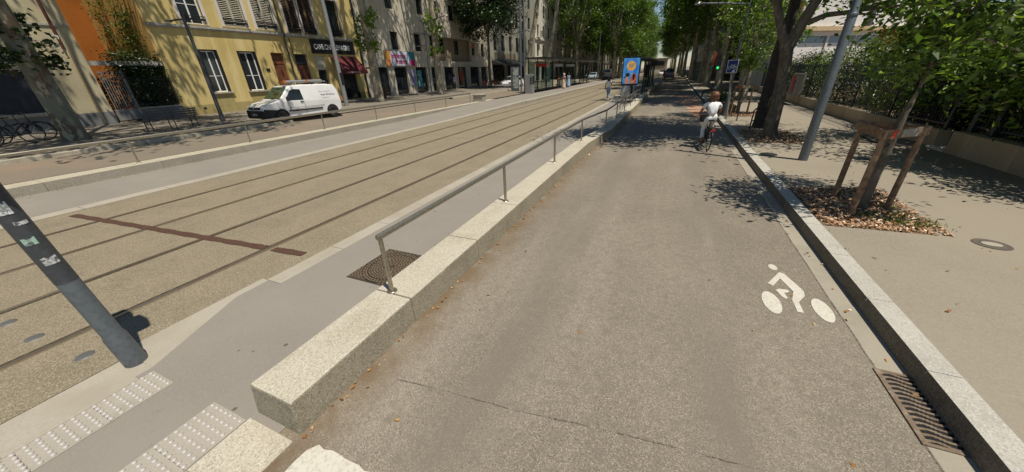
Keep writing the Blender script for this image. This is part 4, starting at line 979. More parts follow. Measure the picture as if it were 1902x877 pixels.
t=thing('end_building','low brown building closing the far end of the street','building',(0,300,0),0)
mb=MB(); mb.box(-19,-6,0,12,-.1,7.5); mb.build('wall',M['concdark'],t); mb=MB(); mb.box(-17,-8,-.3,-.05,3,6); mb.build('dark_opening',M['glass'],t); mb=MB(); mb.box(-19.5,-5.5,-1,13,7.5,8.1); mb.build('roof',M['concdark'],t)
# white school building on the right
t=thing('white_building','white rendered building with tan ledge and wide glazing behind the hedge','building',(7.0,36,0),math.atan2(7,8.4))
M['bandblue']=surf('blue_glass_band',(.17,.25,.33),.2)
gl=[(2.2,5.2,1.2,4.15),(5.4,8.4,1.2,4.15),(8.6,11.6,1.2,4.15),(11.8,14.8,1.2,4.15)]
mb=MB(); wall_mesh(mb,0,24,0,9.5,gl,.3); bx,by=.64*14,.77*14
mb.quad((0,0,0),(0,0,9.5),(bx,by,9.5),(bx,by,0)); mb.quad((24,0,0),(24+bx,by,0),(24+bx,by,9.5),(24,0,9.5)); mb.quad((0,0,9.5),(24,0,9.5),(24+bx,by,9.5),(bx,by,9.5)); mb.quad((bx,by,0),(bx,by,9.5),(24+bx,by,9.5),(24+bx,by,0)); mb.build('wall',M['schoolwhite'],t)
mb=MB(); mb.box(-.1,24,-.3,.05,4.48,4.78); mb.build('ledge',M['ochreledge'],t)
for o in gl:
    f=window(t,o,'dark',.3); 
    mb=MB(); mb.box(o[0]+.08,o[1]-.08,.1,.13,o[2],o[3]-.5); mb.build('blind',M['schoolwhite'],f); mb=MB(); mb.box(o[0]+.06,o[1]-.06,.14,.16,o[3]-.55,o[3]-.02); mb.build('blue_band',M['bandblue'],f)
mb=MB(); mb.box(1.25,1.5,-.2,-.05,.2,9.2); mb.build('drainpipe',surf('green_pipe',(.12,.2,.17),.5),t)
mb=MB(); mb.box(9.0,9.3,-.3,-.05,4.8,9.5); mb.build('pilaster',M['poledark'],t)
rng=np.random.default_rng(91)
ti=thing('creeper','reddish creeper on the corner of the white building','climbing plant',(7.0,36,0),math.atan2(7,8.4)); cen=[(rng.uniform(.3,1.1),-.15,rng.uniform(4.9,7.5)) for k in range(30)]; leafobj('leaves',clumps(rng,cen,30,.18),.14,M['leafred'],ti,.1,91)
t=thing('red_pavilion','low red pavilion with blue grey beam behind the hedge','building',(11.5,21.5,0),R_(20))
mb=MB(); mb.box(0,10,0,5,.1,1.0); mb.box(0,.3,0,5,1,2.6); mb.build('wall',M['pinkish'],t)
mb=MB(); mb.box(-.2,10.2,-.15,.1,2.62,2.85); mb.box(2.5,2.7,-.1,.05,1,2.62); mb.build('beam',surf('blue_grey_steel',(.22,.25,.3),.5),t)
mb=MB(); mb.box(.3,10,.2,.25,1.0,2.62); mb.build('glazing',M['glass'],t); mb=MB(); mb.box(-.3,10.3,-.3,5.2,2.86,3.7); mb.build('roof',surf('red_fascia',(.36,.06,.03),.6),t)

# ------------------------------------------------------------------ right garden wall, fence, hedge
t=thing('garden_wall','low rendered wall with dark railings along the right pavement, beyond the gate','wall',(6.62,12.9,.1))
mb=MB(); 
for k in range(12): mb.box(0,.28,k*2+.004,k*2+2-.004,-.1,.50)
mb.build('wall',M['lowwall'],t,bevel=.015)
mb=MB()
for k in range(190): mb.box(.12,.135,k*.125,k*.125+.014,.5,2.1)
mb.box(.115,.145,0,23.8,.62,.65); mb.box(.115,.145,0,23.8,1.98,2.01); mb.build('railings',M['navymetal'],t)
for k in range(9): mb=MB(); mb.box(.10,.16,k*2.9+.02,k*2.9+.08,.5,2.2); mb.build('post',M['navymetal'],t)
t=thing('garden_wall','taller near garden wall with navy fence posts at the right edge','wall',(6.52,12.2,.1))
mb=MB()
for k in range(12): mb.box(0,.36,-k*2-2+.004,-k*2-.004,-.1,.58)
mb.build('wall',M['lowwall'],t,bevel=.015)
mb=MB()
for k in range(150): mb.box(.22,.235,-k*.125-.014,-k*.125,.58,2.0)
mb.box(.215,.245,-20,0,.7,.73); mb.box(.215,.245,-20,0,1.88,1.91); mb.build('railings',M['navymetal'],t)
for yy in (-.1,-.75,-3.5,-6.5,-9.5): mb=MB(); mb.box(.17,.29,yy-.12,yy,.58,2.15); mb.build('post',M['navymetal'],t)
mb=MB(); mb.box(6.5,7.0,12.2,12.9,.06,.2); o=mb.build('gate_sill',M['whitetrim']); tag(o,'pale stone threshold in the gap between the two garden walls','threshold')
def hedge(label,x0,x1,y0,y1,z0,z1f,n,per,sig,leaf,mat,seed,cat='hedge'):
    rng=np.random.default_rng(seed); t=thing('hedge',label,cat,((x0+x1)/2,y0,.15)); cen=[]
    for k in range(n):
        y=rng.uniform(y0,y1); zt=z1f(y); cen.append((rng.uniform(x0,x1)-(x0+x1)/2,y-y0,z0+(zt-z0)*rng.uniform(0,1)**.8))
    C=clumps(rng,cen,per,sig); C=C[(C[:,0]>6.93-(x0+x1)/2)&(C[:,2]>-.05)]
    leafobj('foliage',C,leaf,M[mat],t,.4,seed)
    mb=MB()
    for k in range(int((y1-y0)/.8)):
        y=k*.8+rng.uniform(0,.5); mb.tube([(rng.uniform(-.3,.3),y,-.1),(rng.uniform(-.3,.3),y+.1,z0+1),(rng.uniform(-.4,.4),y+.2,z1f(y0+y)*.8)],[.03,.025,.01],5)
    mb.build('stems',M['greybark'],t)
hedge('mixed green hedge behind the railings of the far garden wall',6.95,8.3,13.5,36,.0,lambda y:2.15+ .3*math.sin(y*.9)+ (.45 if 20<y<25 else .0),500,56,.32,.12,'leafhedge',101)
hedge('dark dense hedge behind the gate on the right',7.0,8.6,6,17,-.05,lambda y:2.4+.35*math.sin(y*1.3),620,75,.30,.11,'leafdark',102)
hedge('leafy hedge behind the near garden wall at the right edge',6.95,8.0,2,12,.0,lambda y:1.6+.3*math.sin(y*2),280,60,.28,.14,'leafyoung',104)
def shrubtree(label,loc,r,zc,n,per,leaf,mat,seed):
    rng=np.random.default_rng(seed); t=thing('shrub_tree',label,'shrub',loc); mb=MB(); cen=[]
    for k in range(n):
        p=rng.normal(size=3); p/=np.linalg.norm(p); p*=rng.uniform(.2,1)**.45; cen.append((p[0]*r,p[1]*r,zc+p[2]*r*.85))
        if k%6==0: mb.tube([(0,0,zc*.35),(cen[-1][0]*.5,cen[-1][1]*.5,zc*.8),cen[-1]],[.04,.025,.008],5)
    mb.tube([(0,0,-.1),(0,0,zc*.4)],[.09,.06],8); mb.build('trunk',M['greybark'],t,smooth=True); leafobj('crown',clumps(rng,cen,per,.28),leaf,M[mat],t,.45,seed,.4)
shrubtree('large leafy shrub leaning over the wall at the right edge',(7.0,10.6,.15),1.6,2.3,135,55,.17,'leafyoung',111)
shrubtree('bright leafy shrub hanging through the railings left of the gate gap',(7.15,14.0,.15),1.35,2.1,90,50,.16,'leafyoung',116)
shrubtree('low leafy shrub spilling over the near garden wall',(6.9,8.6,.15),1.2,1.7,95,50,.15,'leafyoung',117)
shrubtree('big leafy shrub filling the top right corner',(9.3,9.6,.15),2.1,4.0,130,55,.18,'leafyoung',115)
shrubtree('tall yellow green shrub behind the grey pole',(8.3,21.5,.15),1.25,2.2,80,50,.14,'leafhedge',112)
shrubtree('bright shrub behind the information board',(8.2,29.0,.15),1.1,1.7,60,50,.14,'leafhedge',113)
shrubtree('leafy shrub rising above the dark hedge by the gate',(8.5,14.2,.15),1.45,2.6,100,55,.16,'leafhedge',114)
# info board
t=thing('notice_board','grey notice board with red and white notices on the railings','notice board',(6.45,25.6,.5))
M['board']=surf('board_grey',(.2,.19,.17),.6)
mb=MB(); mb.box(-.05,.05,-1.1,1.1,.1,1.25); b=mb.build('panel',M['board'],t)
for (y0,y1,z0,z1,c) in ((.35,.75,.3,1.1,'redbits'),(.8,1.0,.25,1.0,'polelight'),(-.35,.1,.85,1.1,'polelight'),(-.35,.1,.55,.78,'polelight'),(-.35,.1,.2,.48,'polelight'),(.15,.3,.2,.9,'signblue')):
    mb=MB(); mb.box(-.06,-.052,y0,y1,z0,z1); mb.build('notice',M[c],b)

# ------------------------------------------------------------------ street furniture
t=thing('bench','dark slatted metal bench with its back to the tracks','bench',(-20.9,8.6,.53),R_(90))
for s in (-.85,0,.85):
    mb=MB(); mb.tube([(s,.25,0),(s,.28,.42),(s,-.22,.42),(s,-.25,0)],.022,8); mb.tube([(s,-.22,.42),(s,-.32,.85)],.022,8); mb.build('leg',M['darkmetal'],t)
mb=MB()
for k in range(5): mb.box(-.95,.95,-.2+k*.1,-.13+k*.1,.43,.455)
mb.build('seat',M['poledark'],t); mb=MB()
for k in range(4): mb.cbox((0,-.25-.028*k,.52+.1*k),(1.9,.025,.075)); 
mb.build('backrest',M['poledark'],t)
for (x,y,l) in ((3.05,17.67,'bike rack hoop left of the dark trunk'),(3.1,15.0,'bike rack hoop between the dark trunk and the forked tree')):
    t=thing('bike_rack',l,'bike rack',(x,y,.15),0,'bike rack hoops'); mb=MB(); mb.tube([(-.32,0,0),(-.32,0,.68),(-.27,0,.76),(.27,0,.76),(.32,0,.68),(.32,0,0)],.024,8); mb.build('hoop',M['darkmetal'],t,smooth=True); mb=MB(); mb.tube([(-.32,0,.35),(.32,0,.35)],.018,8); mb.build('crossbar',M['darkmetal'],t)
t=thing('ticket_machine','grey metal ticket machine cabinet on the far platform','ticket machine',(-13.8,36.4,.26))
mb=MB(); mb.box(-.45,.35,-.35,.35,0,1.86); mb.build('cabinet',M['polelight'],t,bevel=.02); mb=MB(); mb.box(.352,.362,-.28,.28,.9,1.7); mb.build('screen_panel',M['darkmetal'],t); mb=MB(); mb.box(.1,.34,-.362,-.352,.9,1.6); mb.build('side_panel',M['poledark'],t)
t=thing('advert_totem','slim grey and white advert totem beside the ticket machine','totem',(-17.0,40,.3))
mb=MB(); mb.box(-.55,.45,-.1,.1,0,2.6); mb.build('frame',M['polegrey'],t,bevel=.02); mb=MB(); mb.box(-.25,.42,-.11,-.102,.35,2.5); mb.build('poster',surf('pale_poster',(.45,.48,.46),.5,0,None,(3.5,(.06,.07,.07),.52,.6)),t)
t=thing('concrete_block','concrete end block at the end of the far handrail','block',(-14.75,26.9,.02)); mb=MB(); mb.box(-.45,.45,-.3,.3,0,.7); mb.box(-.5,.5,-.35,.35,.7,.78); mb.build('block',M['edging'],t,bevel=.02)

def shelter(label,loc,w,L,h,side):
    t=thing('tram_shelter',label,'tram shelter',loc); mb=MB(); mb.box(-w/2,w/2,0,L,h,h+.14); mb.build('roof',M['darkmetal'],t,bevel=.02)
    n=int(L/3)
    bx=-w*.3 if side<0 else w*.3
    for k in range(n+1): mb=MB(); mb.box(bx-.05,bx+.05,k*L/n*.98+.1-.05,k*L/n*.98+.15,0,h); mb.build('post',M['darkmetal'],t)
    for k in range(n): 
        if k%4==3: continue
        mb=MB(); mb.box(bx-.01,bx+.01,k*L/n*.98+.2,(k+1)*L/n*.98,.25,h-.25); mb.build('glass_panel',M['clear'],t)
    for k in range(0,n,3): mb=MB(); mb.box(bx+.15,bx+.5,k*L/n+.5,k*L/n+2.2,.42,.48); mb.box(bx+.28,bx+.36,k*L/n+.7,k*L/n+.8,0,.42); mb.box(bx+.28,bx+.36,k*L/n+1.9,k*L/n+2.0,0,.42); mb.build('seat',M['poledark'],t)
    return t
ts=shelter('long dark flat-roofed tram shelter on the far platform',(-13.6,37.2,.26),2.4,30,3.3,-1)
for k,(y,c) in enumerate(((2.5,'redbits'),(9,'sgnwhite'),(15,'sgnwhite'))):
    mb=MB(); mb.box(-.7,.5,y,y+.08,2.55,2.85); mb.build('hanging_panel',M[c],ts)
mb=MB(); mb.box(-.74,-.70,6.3,7.6,.9,2.4); mb.build('map_panel',M['posterteal'],ts)
ts=shelter('dark tram shelter beside the road behind the lit advert',(-2.75,33.5,.2),1.3,16,2.75,1)
mb=MB(); mb.box(-.2,.2,9,10,1.2,2.4); mb.build('map_panel',M['darkmetal'],ts)
# lit advert
t=thing('billboard','lit advert panel with orange disc on blue and two figures','advert panel',(-3.25,31.6,.17),R_(3))
mb=MB(); mb.box(-.68,.68,-.11,.11,.92,2.98); fr=mb.build('frame',M['darkmetal'],t,bevel=.02)
mb=MB(); mb.box(-.6,.6,-.125,-.112,1.02,2.88); mb.build('poster',M['sky'],fr)
M['sun']=surf('poster_orange',(.8,.36,.03),.5,0,None,(5,(.75,.55,.2),.5,.6)); M['pfig']=surf('poster_red',(.42,.09,.04),.5,0,None,(5,(.55,.25,.12),.48,.6)); M['phair']=surf('poster_hair',(.06,.025,.012),.5); M['pskin']=surf('poster_skin',(.55,.28,.18),.5)
for k_,st in (('sky',.45),('sun',.45),('pfig',.35),('pskin',.35)):
    _p=M[k_].node_tree.nodes['Principled BSDF']; _l=_p.inputs['Base Color']
    if _l.is_linked: M[k_].node_tree.links.new(_l.links[0].from_socket,_p.inputs['Emission Color'])
    else: _p.inputs['Emission Color'].default_value=_l.default_value
    _p.inputs['Emission Strength'].default_value=st
def flat(mb,pts,y): mb.poly([(x,y,z) for x,z in pts])
def circ(cx,cz,rx,rz,n=22): return [(cx+rx*math.cos(2*PI*k/n),cz+rz*math.sin(2*PI*k/n)) for k in range(n)]
mb=MB(); flat(mb,circ(.0,2.32,.34,.34),-.127); mb.build('disc',M['sun'],fr,fixn=False)
mb=MB(); 
for z in (2.42,2.31,2.20): mb.quad((-.22,-.129,z),(.22,-.129,z),(.22,-.129,z+.06),(-.22,-.129,z+.06))
mb.build('caption',M['sgnwhite'],fr,fixn=False)
mb=MB(); flat(mb,[(-.42,1.03),(-.1,1.03),(-.12,1.38),(-.2,1.5),(-.34,1.5),(-.42,1.36)],-.127); flat(mb,circ(-.26,1.56,.07,.09),-.128); mb.build('figure',M['pskin'],fr,fixn=False)
mb=MB(); flat(mb,circ(-.22,1.68,.17,.15),-.129); flat(mb,[(-.38,1.6),(-.52,1.44),(-.44,1.42),(-.3,1.56)],-.1285); mb.build('hair',M['phair'],fr,fixn=False)
mb=MB(); flat(mb,[(-.06,1.03),(.46,1.03),(.5,1.3),(.48,1.6),(.34,1.78),(.18,1.8),(.1,1.62),(.0,1.4)],-.1275); mb.build('figure',M['pfig'],fr,fixn=False)
mb=MB(); flat(mb,[(.2,1.3),(.32,1.28),(.36,1.6),(.26,1.74),(.16,1.66)],-.1295); mb.build('hair',M['phair'],fr,fixn=False)
mb=MB(); mb.box(-.64,.05,-.2,.2,0,.84); mb.build('base_cabinet',surf('pale_grey_cabinet',(.5,.5,.49),.5),t,bevel=.015); mb=MB(); mb.box(.3,.42,-.08,.08,0,.92); mb.build('leg',M['polelight'],t); mb=MB(); mb.box(.06,.28,-.1,.1,.1,.9); mb.build('housing',M['darkmetal'],t)
# traffic signal
t=thing('traffic_light','traffic light showing green beside the dark trunks on the right','traffic light',(2.45,23.3,.15)); t.scale=(.85,.85,.95); mb=MB(); mb.tube([(0,0,0),(0,0,2.9)],.05,10); mb.build('pole',M['darkmetal'],t,smooth=True)
mb=MB(); mb.box(-.55,-.25,-.1,.1,2.0,2.85); mb.tube([(-.25,0,2.4),(0,0,2.4)],.03,6); h=mb.build('head',M['darkmetal'],t); 
M['green']=surf('green_lens',(.01,.2,.05),.3); pg=M['green'].node_tree.nodes['Principled BSDF']; pg.inputs['Emission Color'].default_value=(.05,1,.2,1); pg.inputs['Emission Strength'].default_value=.9
mb=MB(); flat(mb,circ(-.4,2.15,.07,.07),-.103); mb.build('lens',M['green'],h,fixn=False); mb=MB(); flat(mb,circ(-.4,2.42,.085,.085),-.103); flat(mb,circ(-.4,2.69,.085,.085),-.103); mb.build('lens',M['black'],h,fixn=False)
mb=MB(); mb.box(-.75,-.56,.02,.05,2.3,2.95); mb.build('backboard',surf('orange_board',(.28,.06,.02),.7),h)
# planter
t=thing('planter','low timber planter with grassy plants by the road','planter',(2.75,22.2,.145)); mb=MB(); mb.box(-.55,.3,-1.5,2.5,0,.35); mb.build('box',M['wood'],t); rng=np.random.default_rng(120)
leafobj('plants',clumps(rng,[(rng.uniform(-.6,.3),rng.uniform(-1.4,2.4),.5+rng.uniform(0,.25)) for k in range(40)],24,.14),.16,M['leafdark'],t,.3,120,.3)
# cafe chairs and table
def chair(label,loc,rz,mat,group):
    t=thing('cafe_chair',label,'chair',loc,rz,group); mb=MB(); mb.box(-.22,.22,-.22,.22,.43,.47); mb.build('seat',mat,t); mb=MB(); mb.box(-.22,.22,.19,.22,.5,.85); mb.build('backrest',mat,t)
    for sx in (-.19,.19):
        for sy in (-.19,.19): mb=MB(); mb.box(sx-.015,sx+.015,sy-.015,sy+.015,0,.43 if sy<0 else .8); mb.build('leg',mat,t)
    return t
c0=chair('yellow cafe chair under the black awning',(-24.2,53.5,.6),0,M['yellowbits'],'yellow cafe chairs')
for (x,y,rz) in ((-23.6,54.6,2),(-24.4,56,1),(-23.7,57.4,3),(-24.6,59.4,.4)): c=copy_tree(c0); c.location=(x,y,.6); c.rotation_euler=(0,0,rz)
c=chair('red chair outside the concrete shops',(-23.6,44.6,.6),.4,M['redbits'],'red chairs outside the shops'); d=copy_tree(c); d.location=(-23.4,46.9,.6); d['label']='red chair right of the small dark table outside the shops'; c['label']='red chair left of the small dark table outside the shops'
t=thing('cafe_table','small dark cafe table between two red chairs','table',(-23.5,45.7,.6)); mb=MB(); mb.box(-.6,.6,-.35,.35,.7,.74); mb.build('tabletop',M['darkmetal'],t); mb=MB(); mb.cyl((0,0),.04,0,.7,8); mb.build('leg',M['darkmetal'],t)
t=thing('barrel_planter','dark wooden barrel by the wine shop door','barrel',(-24.6,26.2,.6)); mb=MB(); mb.lathe([(0,0),(.32,0),(.38,.45),(.32,.9),(0,.9)],14); mb.build('staves',M['doorred'],t,smooth=True)

# ------------------------------------------------------------------ bicycles
def bicycle(label,loc,rz,framec,group=None,basket=False,lean=0,red=False,sc=1):
    t=thing('bicycle',label,'bicycle',loc,rz,group); t.rotation_euler=(0,lean,rz); r=.345; t.scale=(sc,sc,sc)
    fm=surf('bike_paint',framec,.35)
    for y,nm in ((-.53,'rear'),(.55,'front')):
        mb=MB(); n=28; w=.02
        pts=[(0,y+r*math.cos(2*PI*k/n),r+.005+r*.95*math.sin(2*PI*k/n)) for k in range(n+1)]; mb.tube(pts,w,7,caps=False); wh=mb.build('wheel',M['rubber'],t,smooth=True)
        mb=MB()
        for k in range(14): a=2*PI*k/14; mb.tube([(0,y,r),(0,y+r*.93*math.cos(a),r+r*.9*math.sin(a))],.0025,4)
        mb.tube([(-.05,y,r),(.05,y,r)],.02,8); mb.build('spokes',M['polelight'],wh)
        mb=MB(); pts=[(0,y+(r+.035)*math.cos(a),r+(r+.035)*math.sin(a)) for a in np.linspace(R_(20),R_(170),12)]; mb.tube(pts,.022,6); mb.build('mudguard',M['darkmetal'],t,smooth=True)
    mb=MB(); bb=(0,0,.28); st=(0,-.17,.83); ht=(0,.36,.88); hb=(0,.42,.66)
    for a,b in (((0,-.53,r),bb),((0,-.53,r),(0,-.14,.72)),(bb,st),(bb,hb),(hb,ht),((0,-.12,.62),(0,.38,.74))): mb.tube([a,b],.018,8)
    mb.build('frame',fm,t,smooth=True)
    mb=MB(); mb.tube([hb,(0,.55,r)],.02,8); mb.build('fork',fm,t,smooth=True)
    mb=MB(); mb.tube([ht,(0,.36,1.02)],.015,8); mb.tube([(-.29,.22,1.04),(-.2,.34,1.04),(0,.38,1.02),(.2,.34,1.04),(.29,.22,1.04)],.014,8); mb.build('handlebar',M['darkmetal'],t,smooth=True)
    mb=MB(); mb.add([(-.09,-.32,.90),(.09,-.32,.90),(.03,-.02,.91),(-.03,-.02,.91),(-.09,-.32,.95),(.09,-.32,.95),(.03,-.02,.94),(-.03,-.02,.94)],[(3,2,1,0),(4,5,6,7),(0,1,5,4),(1,2,6,5),(2,3,7,6),(3,0,4,7)]); mb.tube([(0,-.17,.8),(0,-.18,.9)],.014,6); mb.build('saddle',M['darkmetal'],t,bevel=.02)
    mb=MB(); mb.tube([(-.1,-.02,.30),(.1,.02,.26)],.012,6); mb.cbox((-.16,-.15,.22),(.09,.07,.02)); mb.cbox((.16,.15,.36),(.09,.07,.02)); mb.tube([(-.1,-.02,.28),(-.1,-.15,.22)],.01,6); mb.tube([(.1,.02,.28),(.1,.15,.36)],.01,6); mb.build('pedals',M['darkmetal'],t)
    mb=MB(); mb.box(-.06,.06,-.82,-.3,.735,.75); mb.tube([(-.05,-.75,.74),(-.05,-.53,r)],.007,5); mb.tube([(.05,-.75,.74),(.05,-.53,r)],.007,5); mb.build('luggage_rack',M['darkmetal'],t)
    if red: mb=MB(); mb.box(-.05,.05,-.85,-.825,.66,.73); mb.build('rear_light',M['redbits'],t)
    if basket: mb=MB(); mb.box(-.19,.19,.42,.72,.78,1.04); mb.build('basket',M['darkcloth'],t,bevel=.02)
    return t
HB=R_(6)
bicycle('black bicycle ridden along the road by the cyclist in white',(1.20,12.35,.0),HB,(.012,.012,.014),None,True,0,True,.91)
b0=bicycle('black bicycle parked by the plane trunk at the left edge',(-21.9,4.25,.555),R_(14),(.01,.01,.012),'bicycles parked on the left pavement')
for k,(x,y,a,l) in enumerate(((-22.5,4.6,-8,'black bicycle behind the front one at the left edge, nearest the wall'),(-22.2,3.3,20,'black bicycle parked farthest left, cut by the picture edge'))):
    c=copy_tree(b0); c.location=(x,y,.565); c.rotation_euler=(0,R_(6),R_(a)); c['label']=l
for k,(x,y,a) in enumerate(((3.6,26.0,80),(3.6,26.8,85),(3.7,27.9,75))):
    c=copy_tree(b0); c.location=(x-.9,y,.15); c.rotation_euler=(0,0,R_(a)); c['label']='bicycle parked at the far bike racks past the blue sign'; c['group']='bicycles parked at the far racks'

# ------------------------------------------------------------------ vehicles
def loft(prof,wf):
    n=len(prof); mb=MB(); vs=[(wf(z,y),y,z) for y,z in prof]+[(-wf(z,y),y,z) for y,z in prof]
    mb.add(vs,[tuple(range(n)),tuple(range(2*n-1,n-1,-1))]+[(i,n+i,n+(i+1)%n,(i+1)%n) for i in range(n)]); return mb
def wheel(par,x,y,r=.31,w=.2,hub='polelight'):
    s=1 if x>0 else -1
    mb=MB(); mb.lathe([(r*.62,-w/2),(r*.93,-w/2),(r,-w/2+.03),(r,w/2-.03),(r*.93,w/2),(r*.62,w/2)],22,(x,y,r),'X'); wo=mb.build('wheel',M['rubber'],par,smooth=True)
    mb=MB(); 
    for k in range(5):
        a=2*PI*k/5; mb.cbox((x+s*(w/2-.03),y+math.cos(a)*r*.33,r+math.sin(a)*r*.33),(.03,.5*r,.2*r),M=Matrix.Rotation(a,3,'X'))
    mb.lathe([(0,0),(r*.66,0),(r*.66,.02)],18,(x+s*(w/2-.06),y,r),'X'); mb.build('rim',M[hub],wo)
def van():
    t=thing('delivery_van','white panel van with a roof ladder parked before the yellow building','van',(-18.75,13.35,.43),R_(180-6)); t.scale=(.93,.93,.93)
    wf=lambda z,y: (.915 if z<1.0 else .915-.17*(z-1.0)/.82)*(1 if y<1.98 else 1-.08*(y-1.98)/.35)
    prof=[(-2.30,.36),(-2.33,.85),(-2.27,1.45),(-2.14,1.78),(-1.6,1.84),(.15,1.86),(.62,1.80),(1.32,1.16),(1.62,1.07),(2.05,.98),(2.26,.84),(2.33,.55),(2.30,.30),(1.9,.24),(-1.9,.24)]
    prof=[(-2.30,.36),(-2.33,.85),(-2.315,1.0),(-2.27,1.45),(-2.14,1.78),(-1.6,1.84),(.15,1.86),(.62,1.80),(1.32,1.16),(1.62,1.07),(1.97,1.0),(2.05,.97),(2.26,.84),(2.33,.55),(2.30,.30),(1.9,.24),(-1.9,.24)]
    n=len(prof); mb=MB(); up=list(range(2,11)); lo=[10,11,12,13,14,15,16,0,1,2]
    mb.add([(wf(z,y),y,z) for y,z in prof]+[(-wf(z,y),y,z) for y,z in prof],[tuple(up),tuple(lo),tuple(n+i for i in up[::-1]),tuple(n+i for i in lo[::-1])]+[(i,n+i,n+(i+1)%n,(i+1)%n) for i in range(n)])
    body=mb.build('body',M['vanwhite'],t,smooth=True,bevel=.06,seg=3)
    e=.012
    def side(name,pts,mat,par=body,ss=(1,-1),e=.012,th=.02):
        for s in ss:
            mb=MB(); a=[(s*(wf(z,y)+e),y,z) for y,z in pts]; b=[(s*(wf(z,y)-th),y,z) for y,z in pts]; n=len(pts)
            mb.add(a+b,[tuple(range(n)),tuple(range(2*n-1,n-1,-1))]+[(i,(i+1)%n,n+(i+1)%n,n+i) for i in range(n)]); o=mb.build(name,mat,par)
    side('side_window',[(.02,1.08),(.04,1.62),(.42,1.65),(.60,1.60),(.98,1.20),(.98,1.10)],M['carglass'])
    mb=MB(); q=lambda y,z,k: (k*(wf(z,y)-.09),y,z)
    def wsp(f): y=.66+(1.30-.66)*f; z=1.775+(1.165-1.775)*f; return y,z
    (ya,za),(yb,zb)=wsp(.03),wsp(.97); nn=Vector((0,.61,.64)).normalized()*.018
    mb.add([(-.68,ya+nn.y,za+nn.z),(.68,ya+nn.y,za+nn.z),(.80,yb+nn.y,zb+nn.z),(-.80,yb+nn.y,zb+nn.z)],[(0,1,2,3)]); mb.build('windscreen',glass_mat('windscreen_glass',(.05,.075,.03),.05),body)
    side('bumper',[(1.35,.26),(1.4,.5),(1.62,.66),(2.25,.74),(2.335,.55),(2.31,.27)],M['rubber'],e=.014)
    mb=MB(); mb.box(-.83,.83,2.28,2.36,.28,.68); fb=mb.build('bumper',M['rubber'],body,bevel=.03); 
    mb=MB(); mb.box(-.26,.26,2.362,2.372,.42,.53); mb.build('number_plate',M['polelight'],fb)
    mb=MB(); mb.box(-.55,.55,2.19,2.31,.72,.84); gr=mb.build('grille',M['rubber'],body,bevel=.02)
    mb=MB(); mb.add([(0,2.33,.69),(.07,2.33,.79),(0,2.33,.89),(-.07,2.33,.79),(0,2.345,.73),(.04,2.345,.79),(0,2.345,.85),(-.04,2.345,.79)],[(0,1,5,4),(1,2,6,5),(2,3,7,6),(3,0,4,7),(4,5,6,7)]); mb.build('emblem',M['polelight'],gr)
    for s in (-1,1):
        mb=MB(); mb.add([(s*.52,2.29,.74),(s*.80,2.16,.78),(s*.84,1.86,.98),(s*.56,2.12,.95)],[(0,1,2,3)]); h=mb.build('headlight',surf('lamp_lens',(.55,.58,.62),.1),body); h.modifiers.new('s','SOLIDIFY').thickness=.03
        mb=MB(); mb.box(min(s*.92,s*1.1),max(s*.92,s*1.1),.86,1.0,1.08,1.30); mb.build('mirror',M['rubber'],body,bevel=.03)
        for y in (1.42,-1.62):
            wheel(t,s*.84,y)
            mb=MB(); n=20; pts=[(y+.385*math.cos(PI*k/n),.32+.385*math.sin(PI*k/n)) for k in range(n+1)]; mb.poly([(s*.928,a,b) for a,b in pts]); mb.build('wheel_arch',M['black'],body,fixn=False)
        mb=MB(); mb.box(min(s*.915,s*.945),max(s*.915,s*.945),-1.0,1.0,.52,.60); mb.build('side_moulding',M['rubber'],body)
        mb=MB(); mb.box(min(s*.90,s*.94),max(s*.90,s*.94),.06,.24,.98,1.02); mb.build('door_handle',M['rubber'],body)
        mb=MB(); 
        for y in (0.02,1.02): mb.box(min(s*.915,s*.9185),max(s*.915,s*.9185),y-.006,y+.006,.4,1.05)
        mb.build('door_gap',M['darkmetal'],body)
    mb=MB(); mb.box(-.9,-.6,-2.36,-2.3,.8,1.1); mb.box(.6,.9,-2.36,-2.3,.8,1.1); mb.build('tail_lamp',M['redbits'],body)
    # lettering on the visible side (local -x after turning)
    for body_t,sz,y,z in (('Peinture Decoration',.085,-1.05,1.40),('Jean Robine',.19,-1.10,1.20),('04 78 00 00 00',.08,-1.15,1.06)):
        tx=text(body_t,body,sz,(-wf(z,0)-.004,y,z),M['signtxt'],0,0,.002,name='lettering'); tx.rotation_euler=Matrix(((0,0,-1),(-1,0,0),(0,1,0))).to_euler(); tx.location=(-wf(z+.05,0)-.006,y,z)
    mb=MB()
    for y in (.2,-.8,-1.8): mb.tube([(-.72,y,1.82),(-.70,y,1.93),(.70,y,1.93),(.72,y,1.82)],.02,6)
    mb.build('roof_rack',M['darkmetal'],t)
    mb=MB(); 
    for x in (-.30,.10): mb.tube([(x,.55,1.98),(x,-1.95,1.98)],.028,6)
    for k in range(9): mb.tube([(-.30,.4-k*.28,1.98),(.10,.4-k*.28,1.98)],.016,6)
    l=mb.build('ladder',M['polelight'],None); tag(l,'grey and orange ladder tied on the van roof','ladder'); l.location=(-18.75,13.35,.43); l.rotation_euler=(0,0,R_(174)); l.scale=(.93,.93,.93)
    mb=MB(); mb.tube([(-.5,.62,2.02),(-.5,-1.6,2.02)],.075,10); mb.build('tube_carrier',M['polelight'],t)
    mb=MB(); mb.box(-.62,-.36,.55,.70,1.95,2.10); mb.box(-.62,-.36,-.7,-.6,1.95,2.10); mb.build('carrier_clamp',M['doororange'],t)
    mb=MB(); mb.box(-.922,-.917,-1.15,.95,.70,.715); mb.build('side_stripe',M['awnred'],body)
    mb=MB(); mb.box(-.34,.14,.42,.60,1.95,2.03); mb.build('end_cap',M['doororange'],l); 
M['signtxt']=surf('van_lettering',(.06,.04,.07),.5)
van()
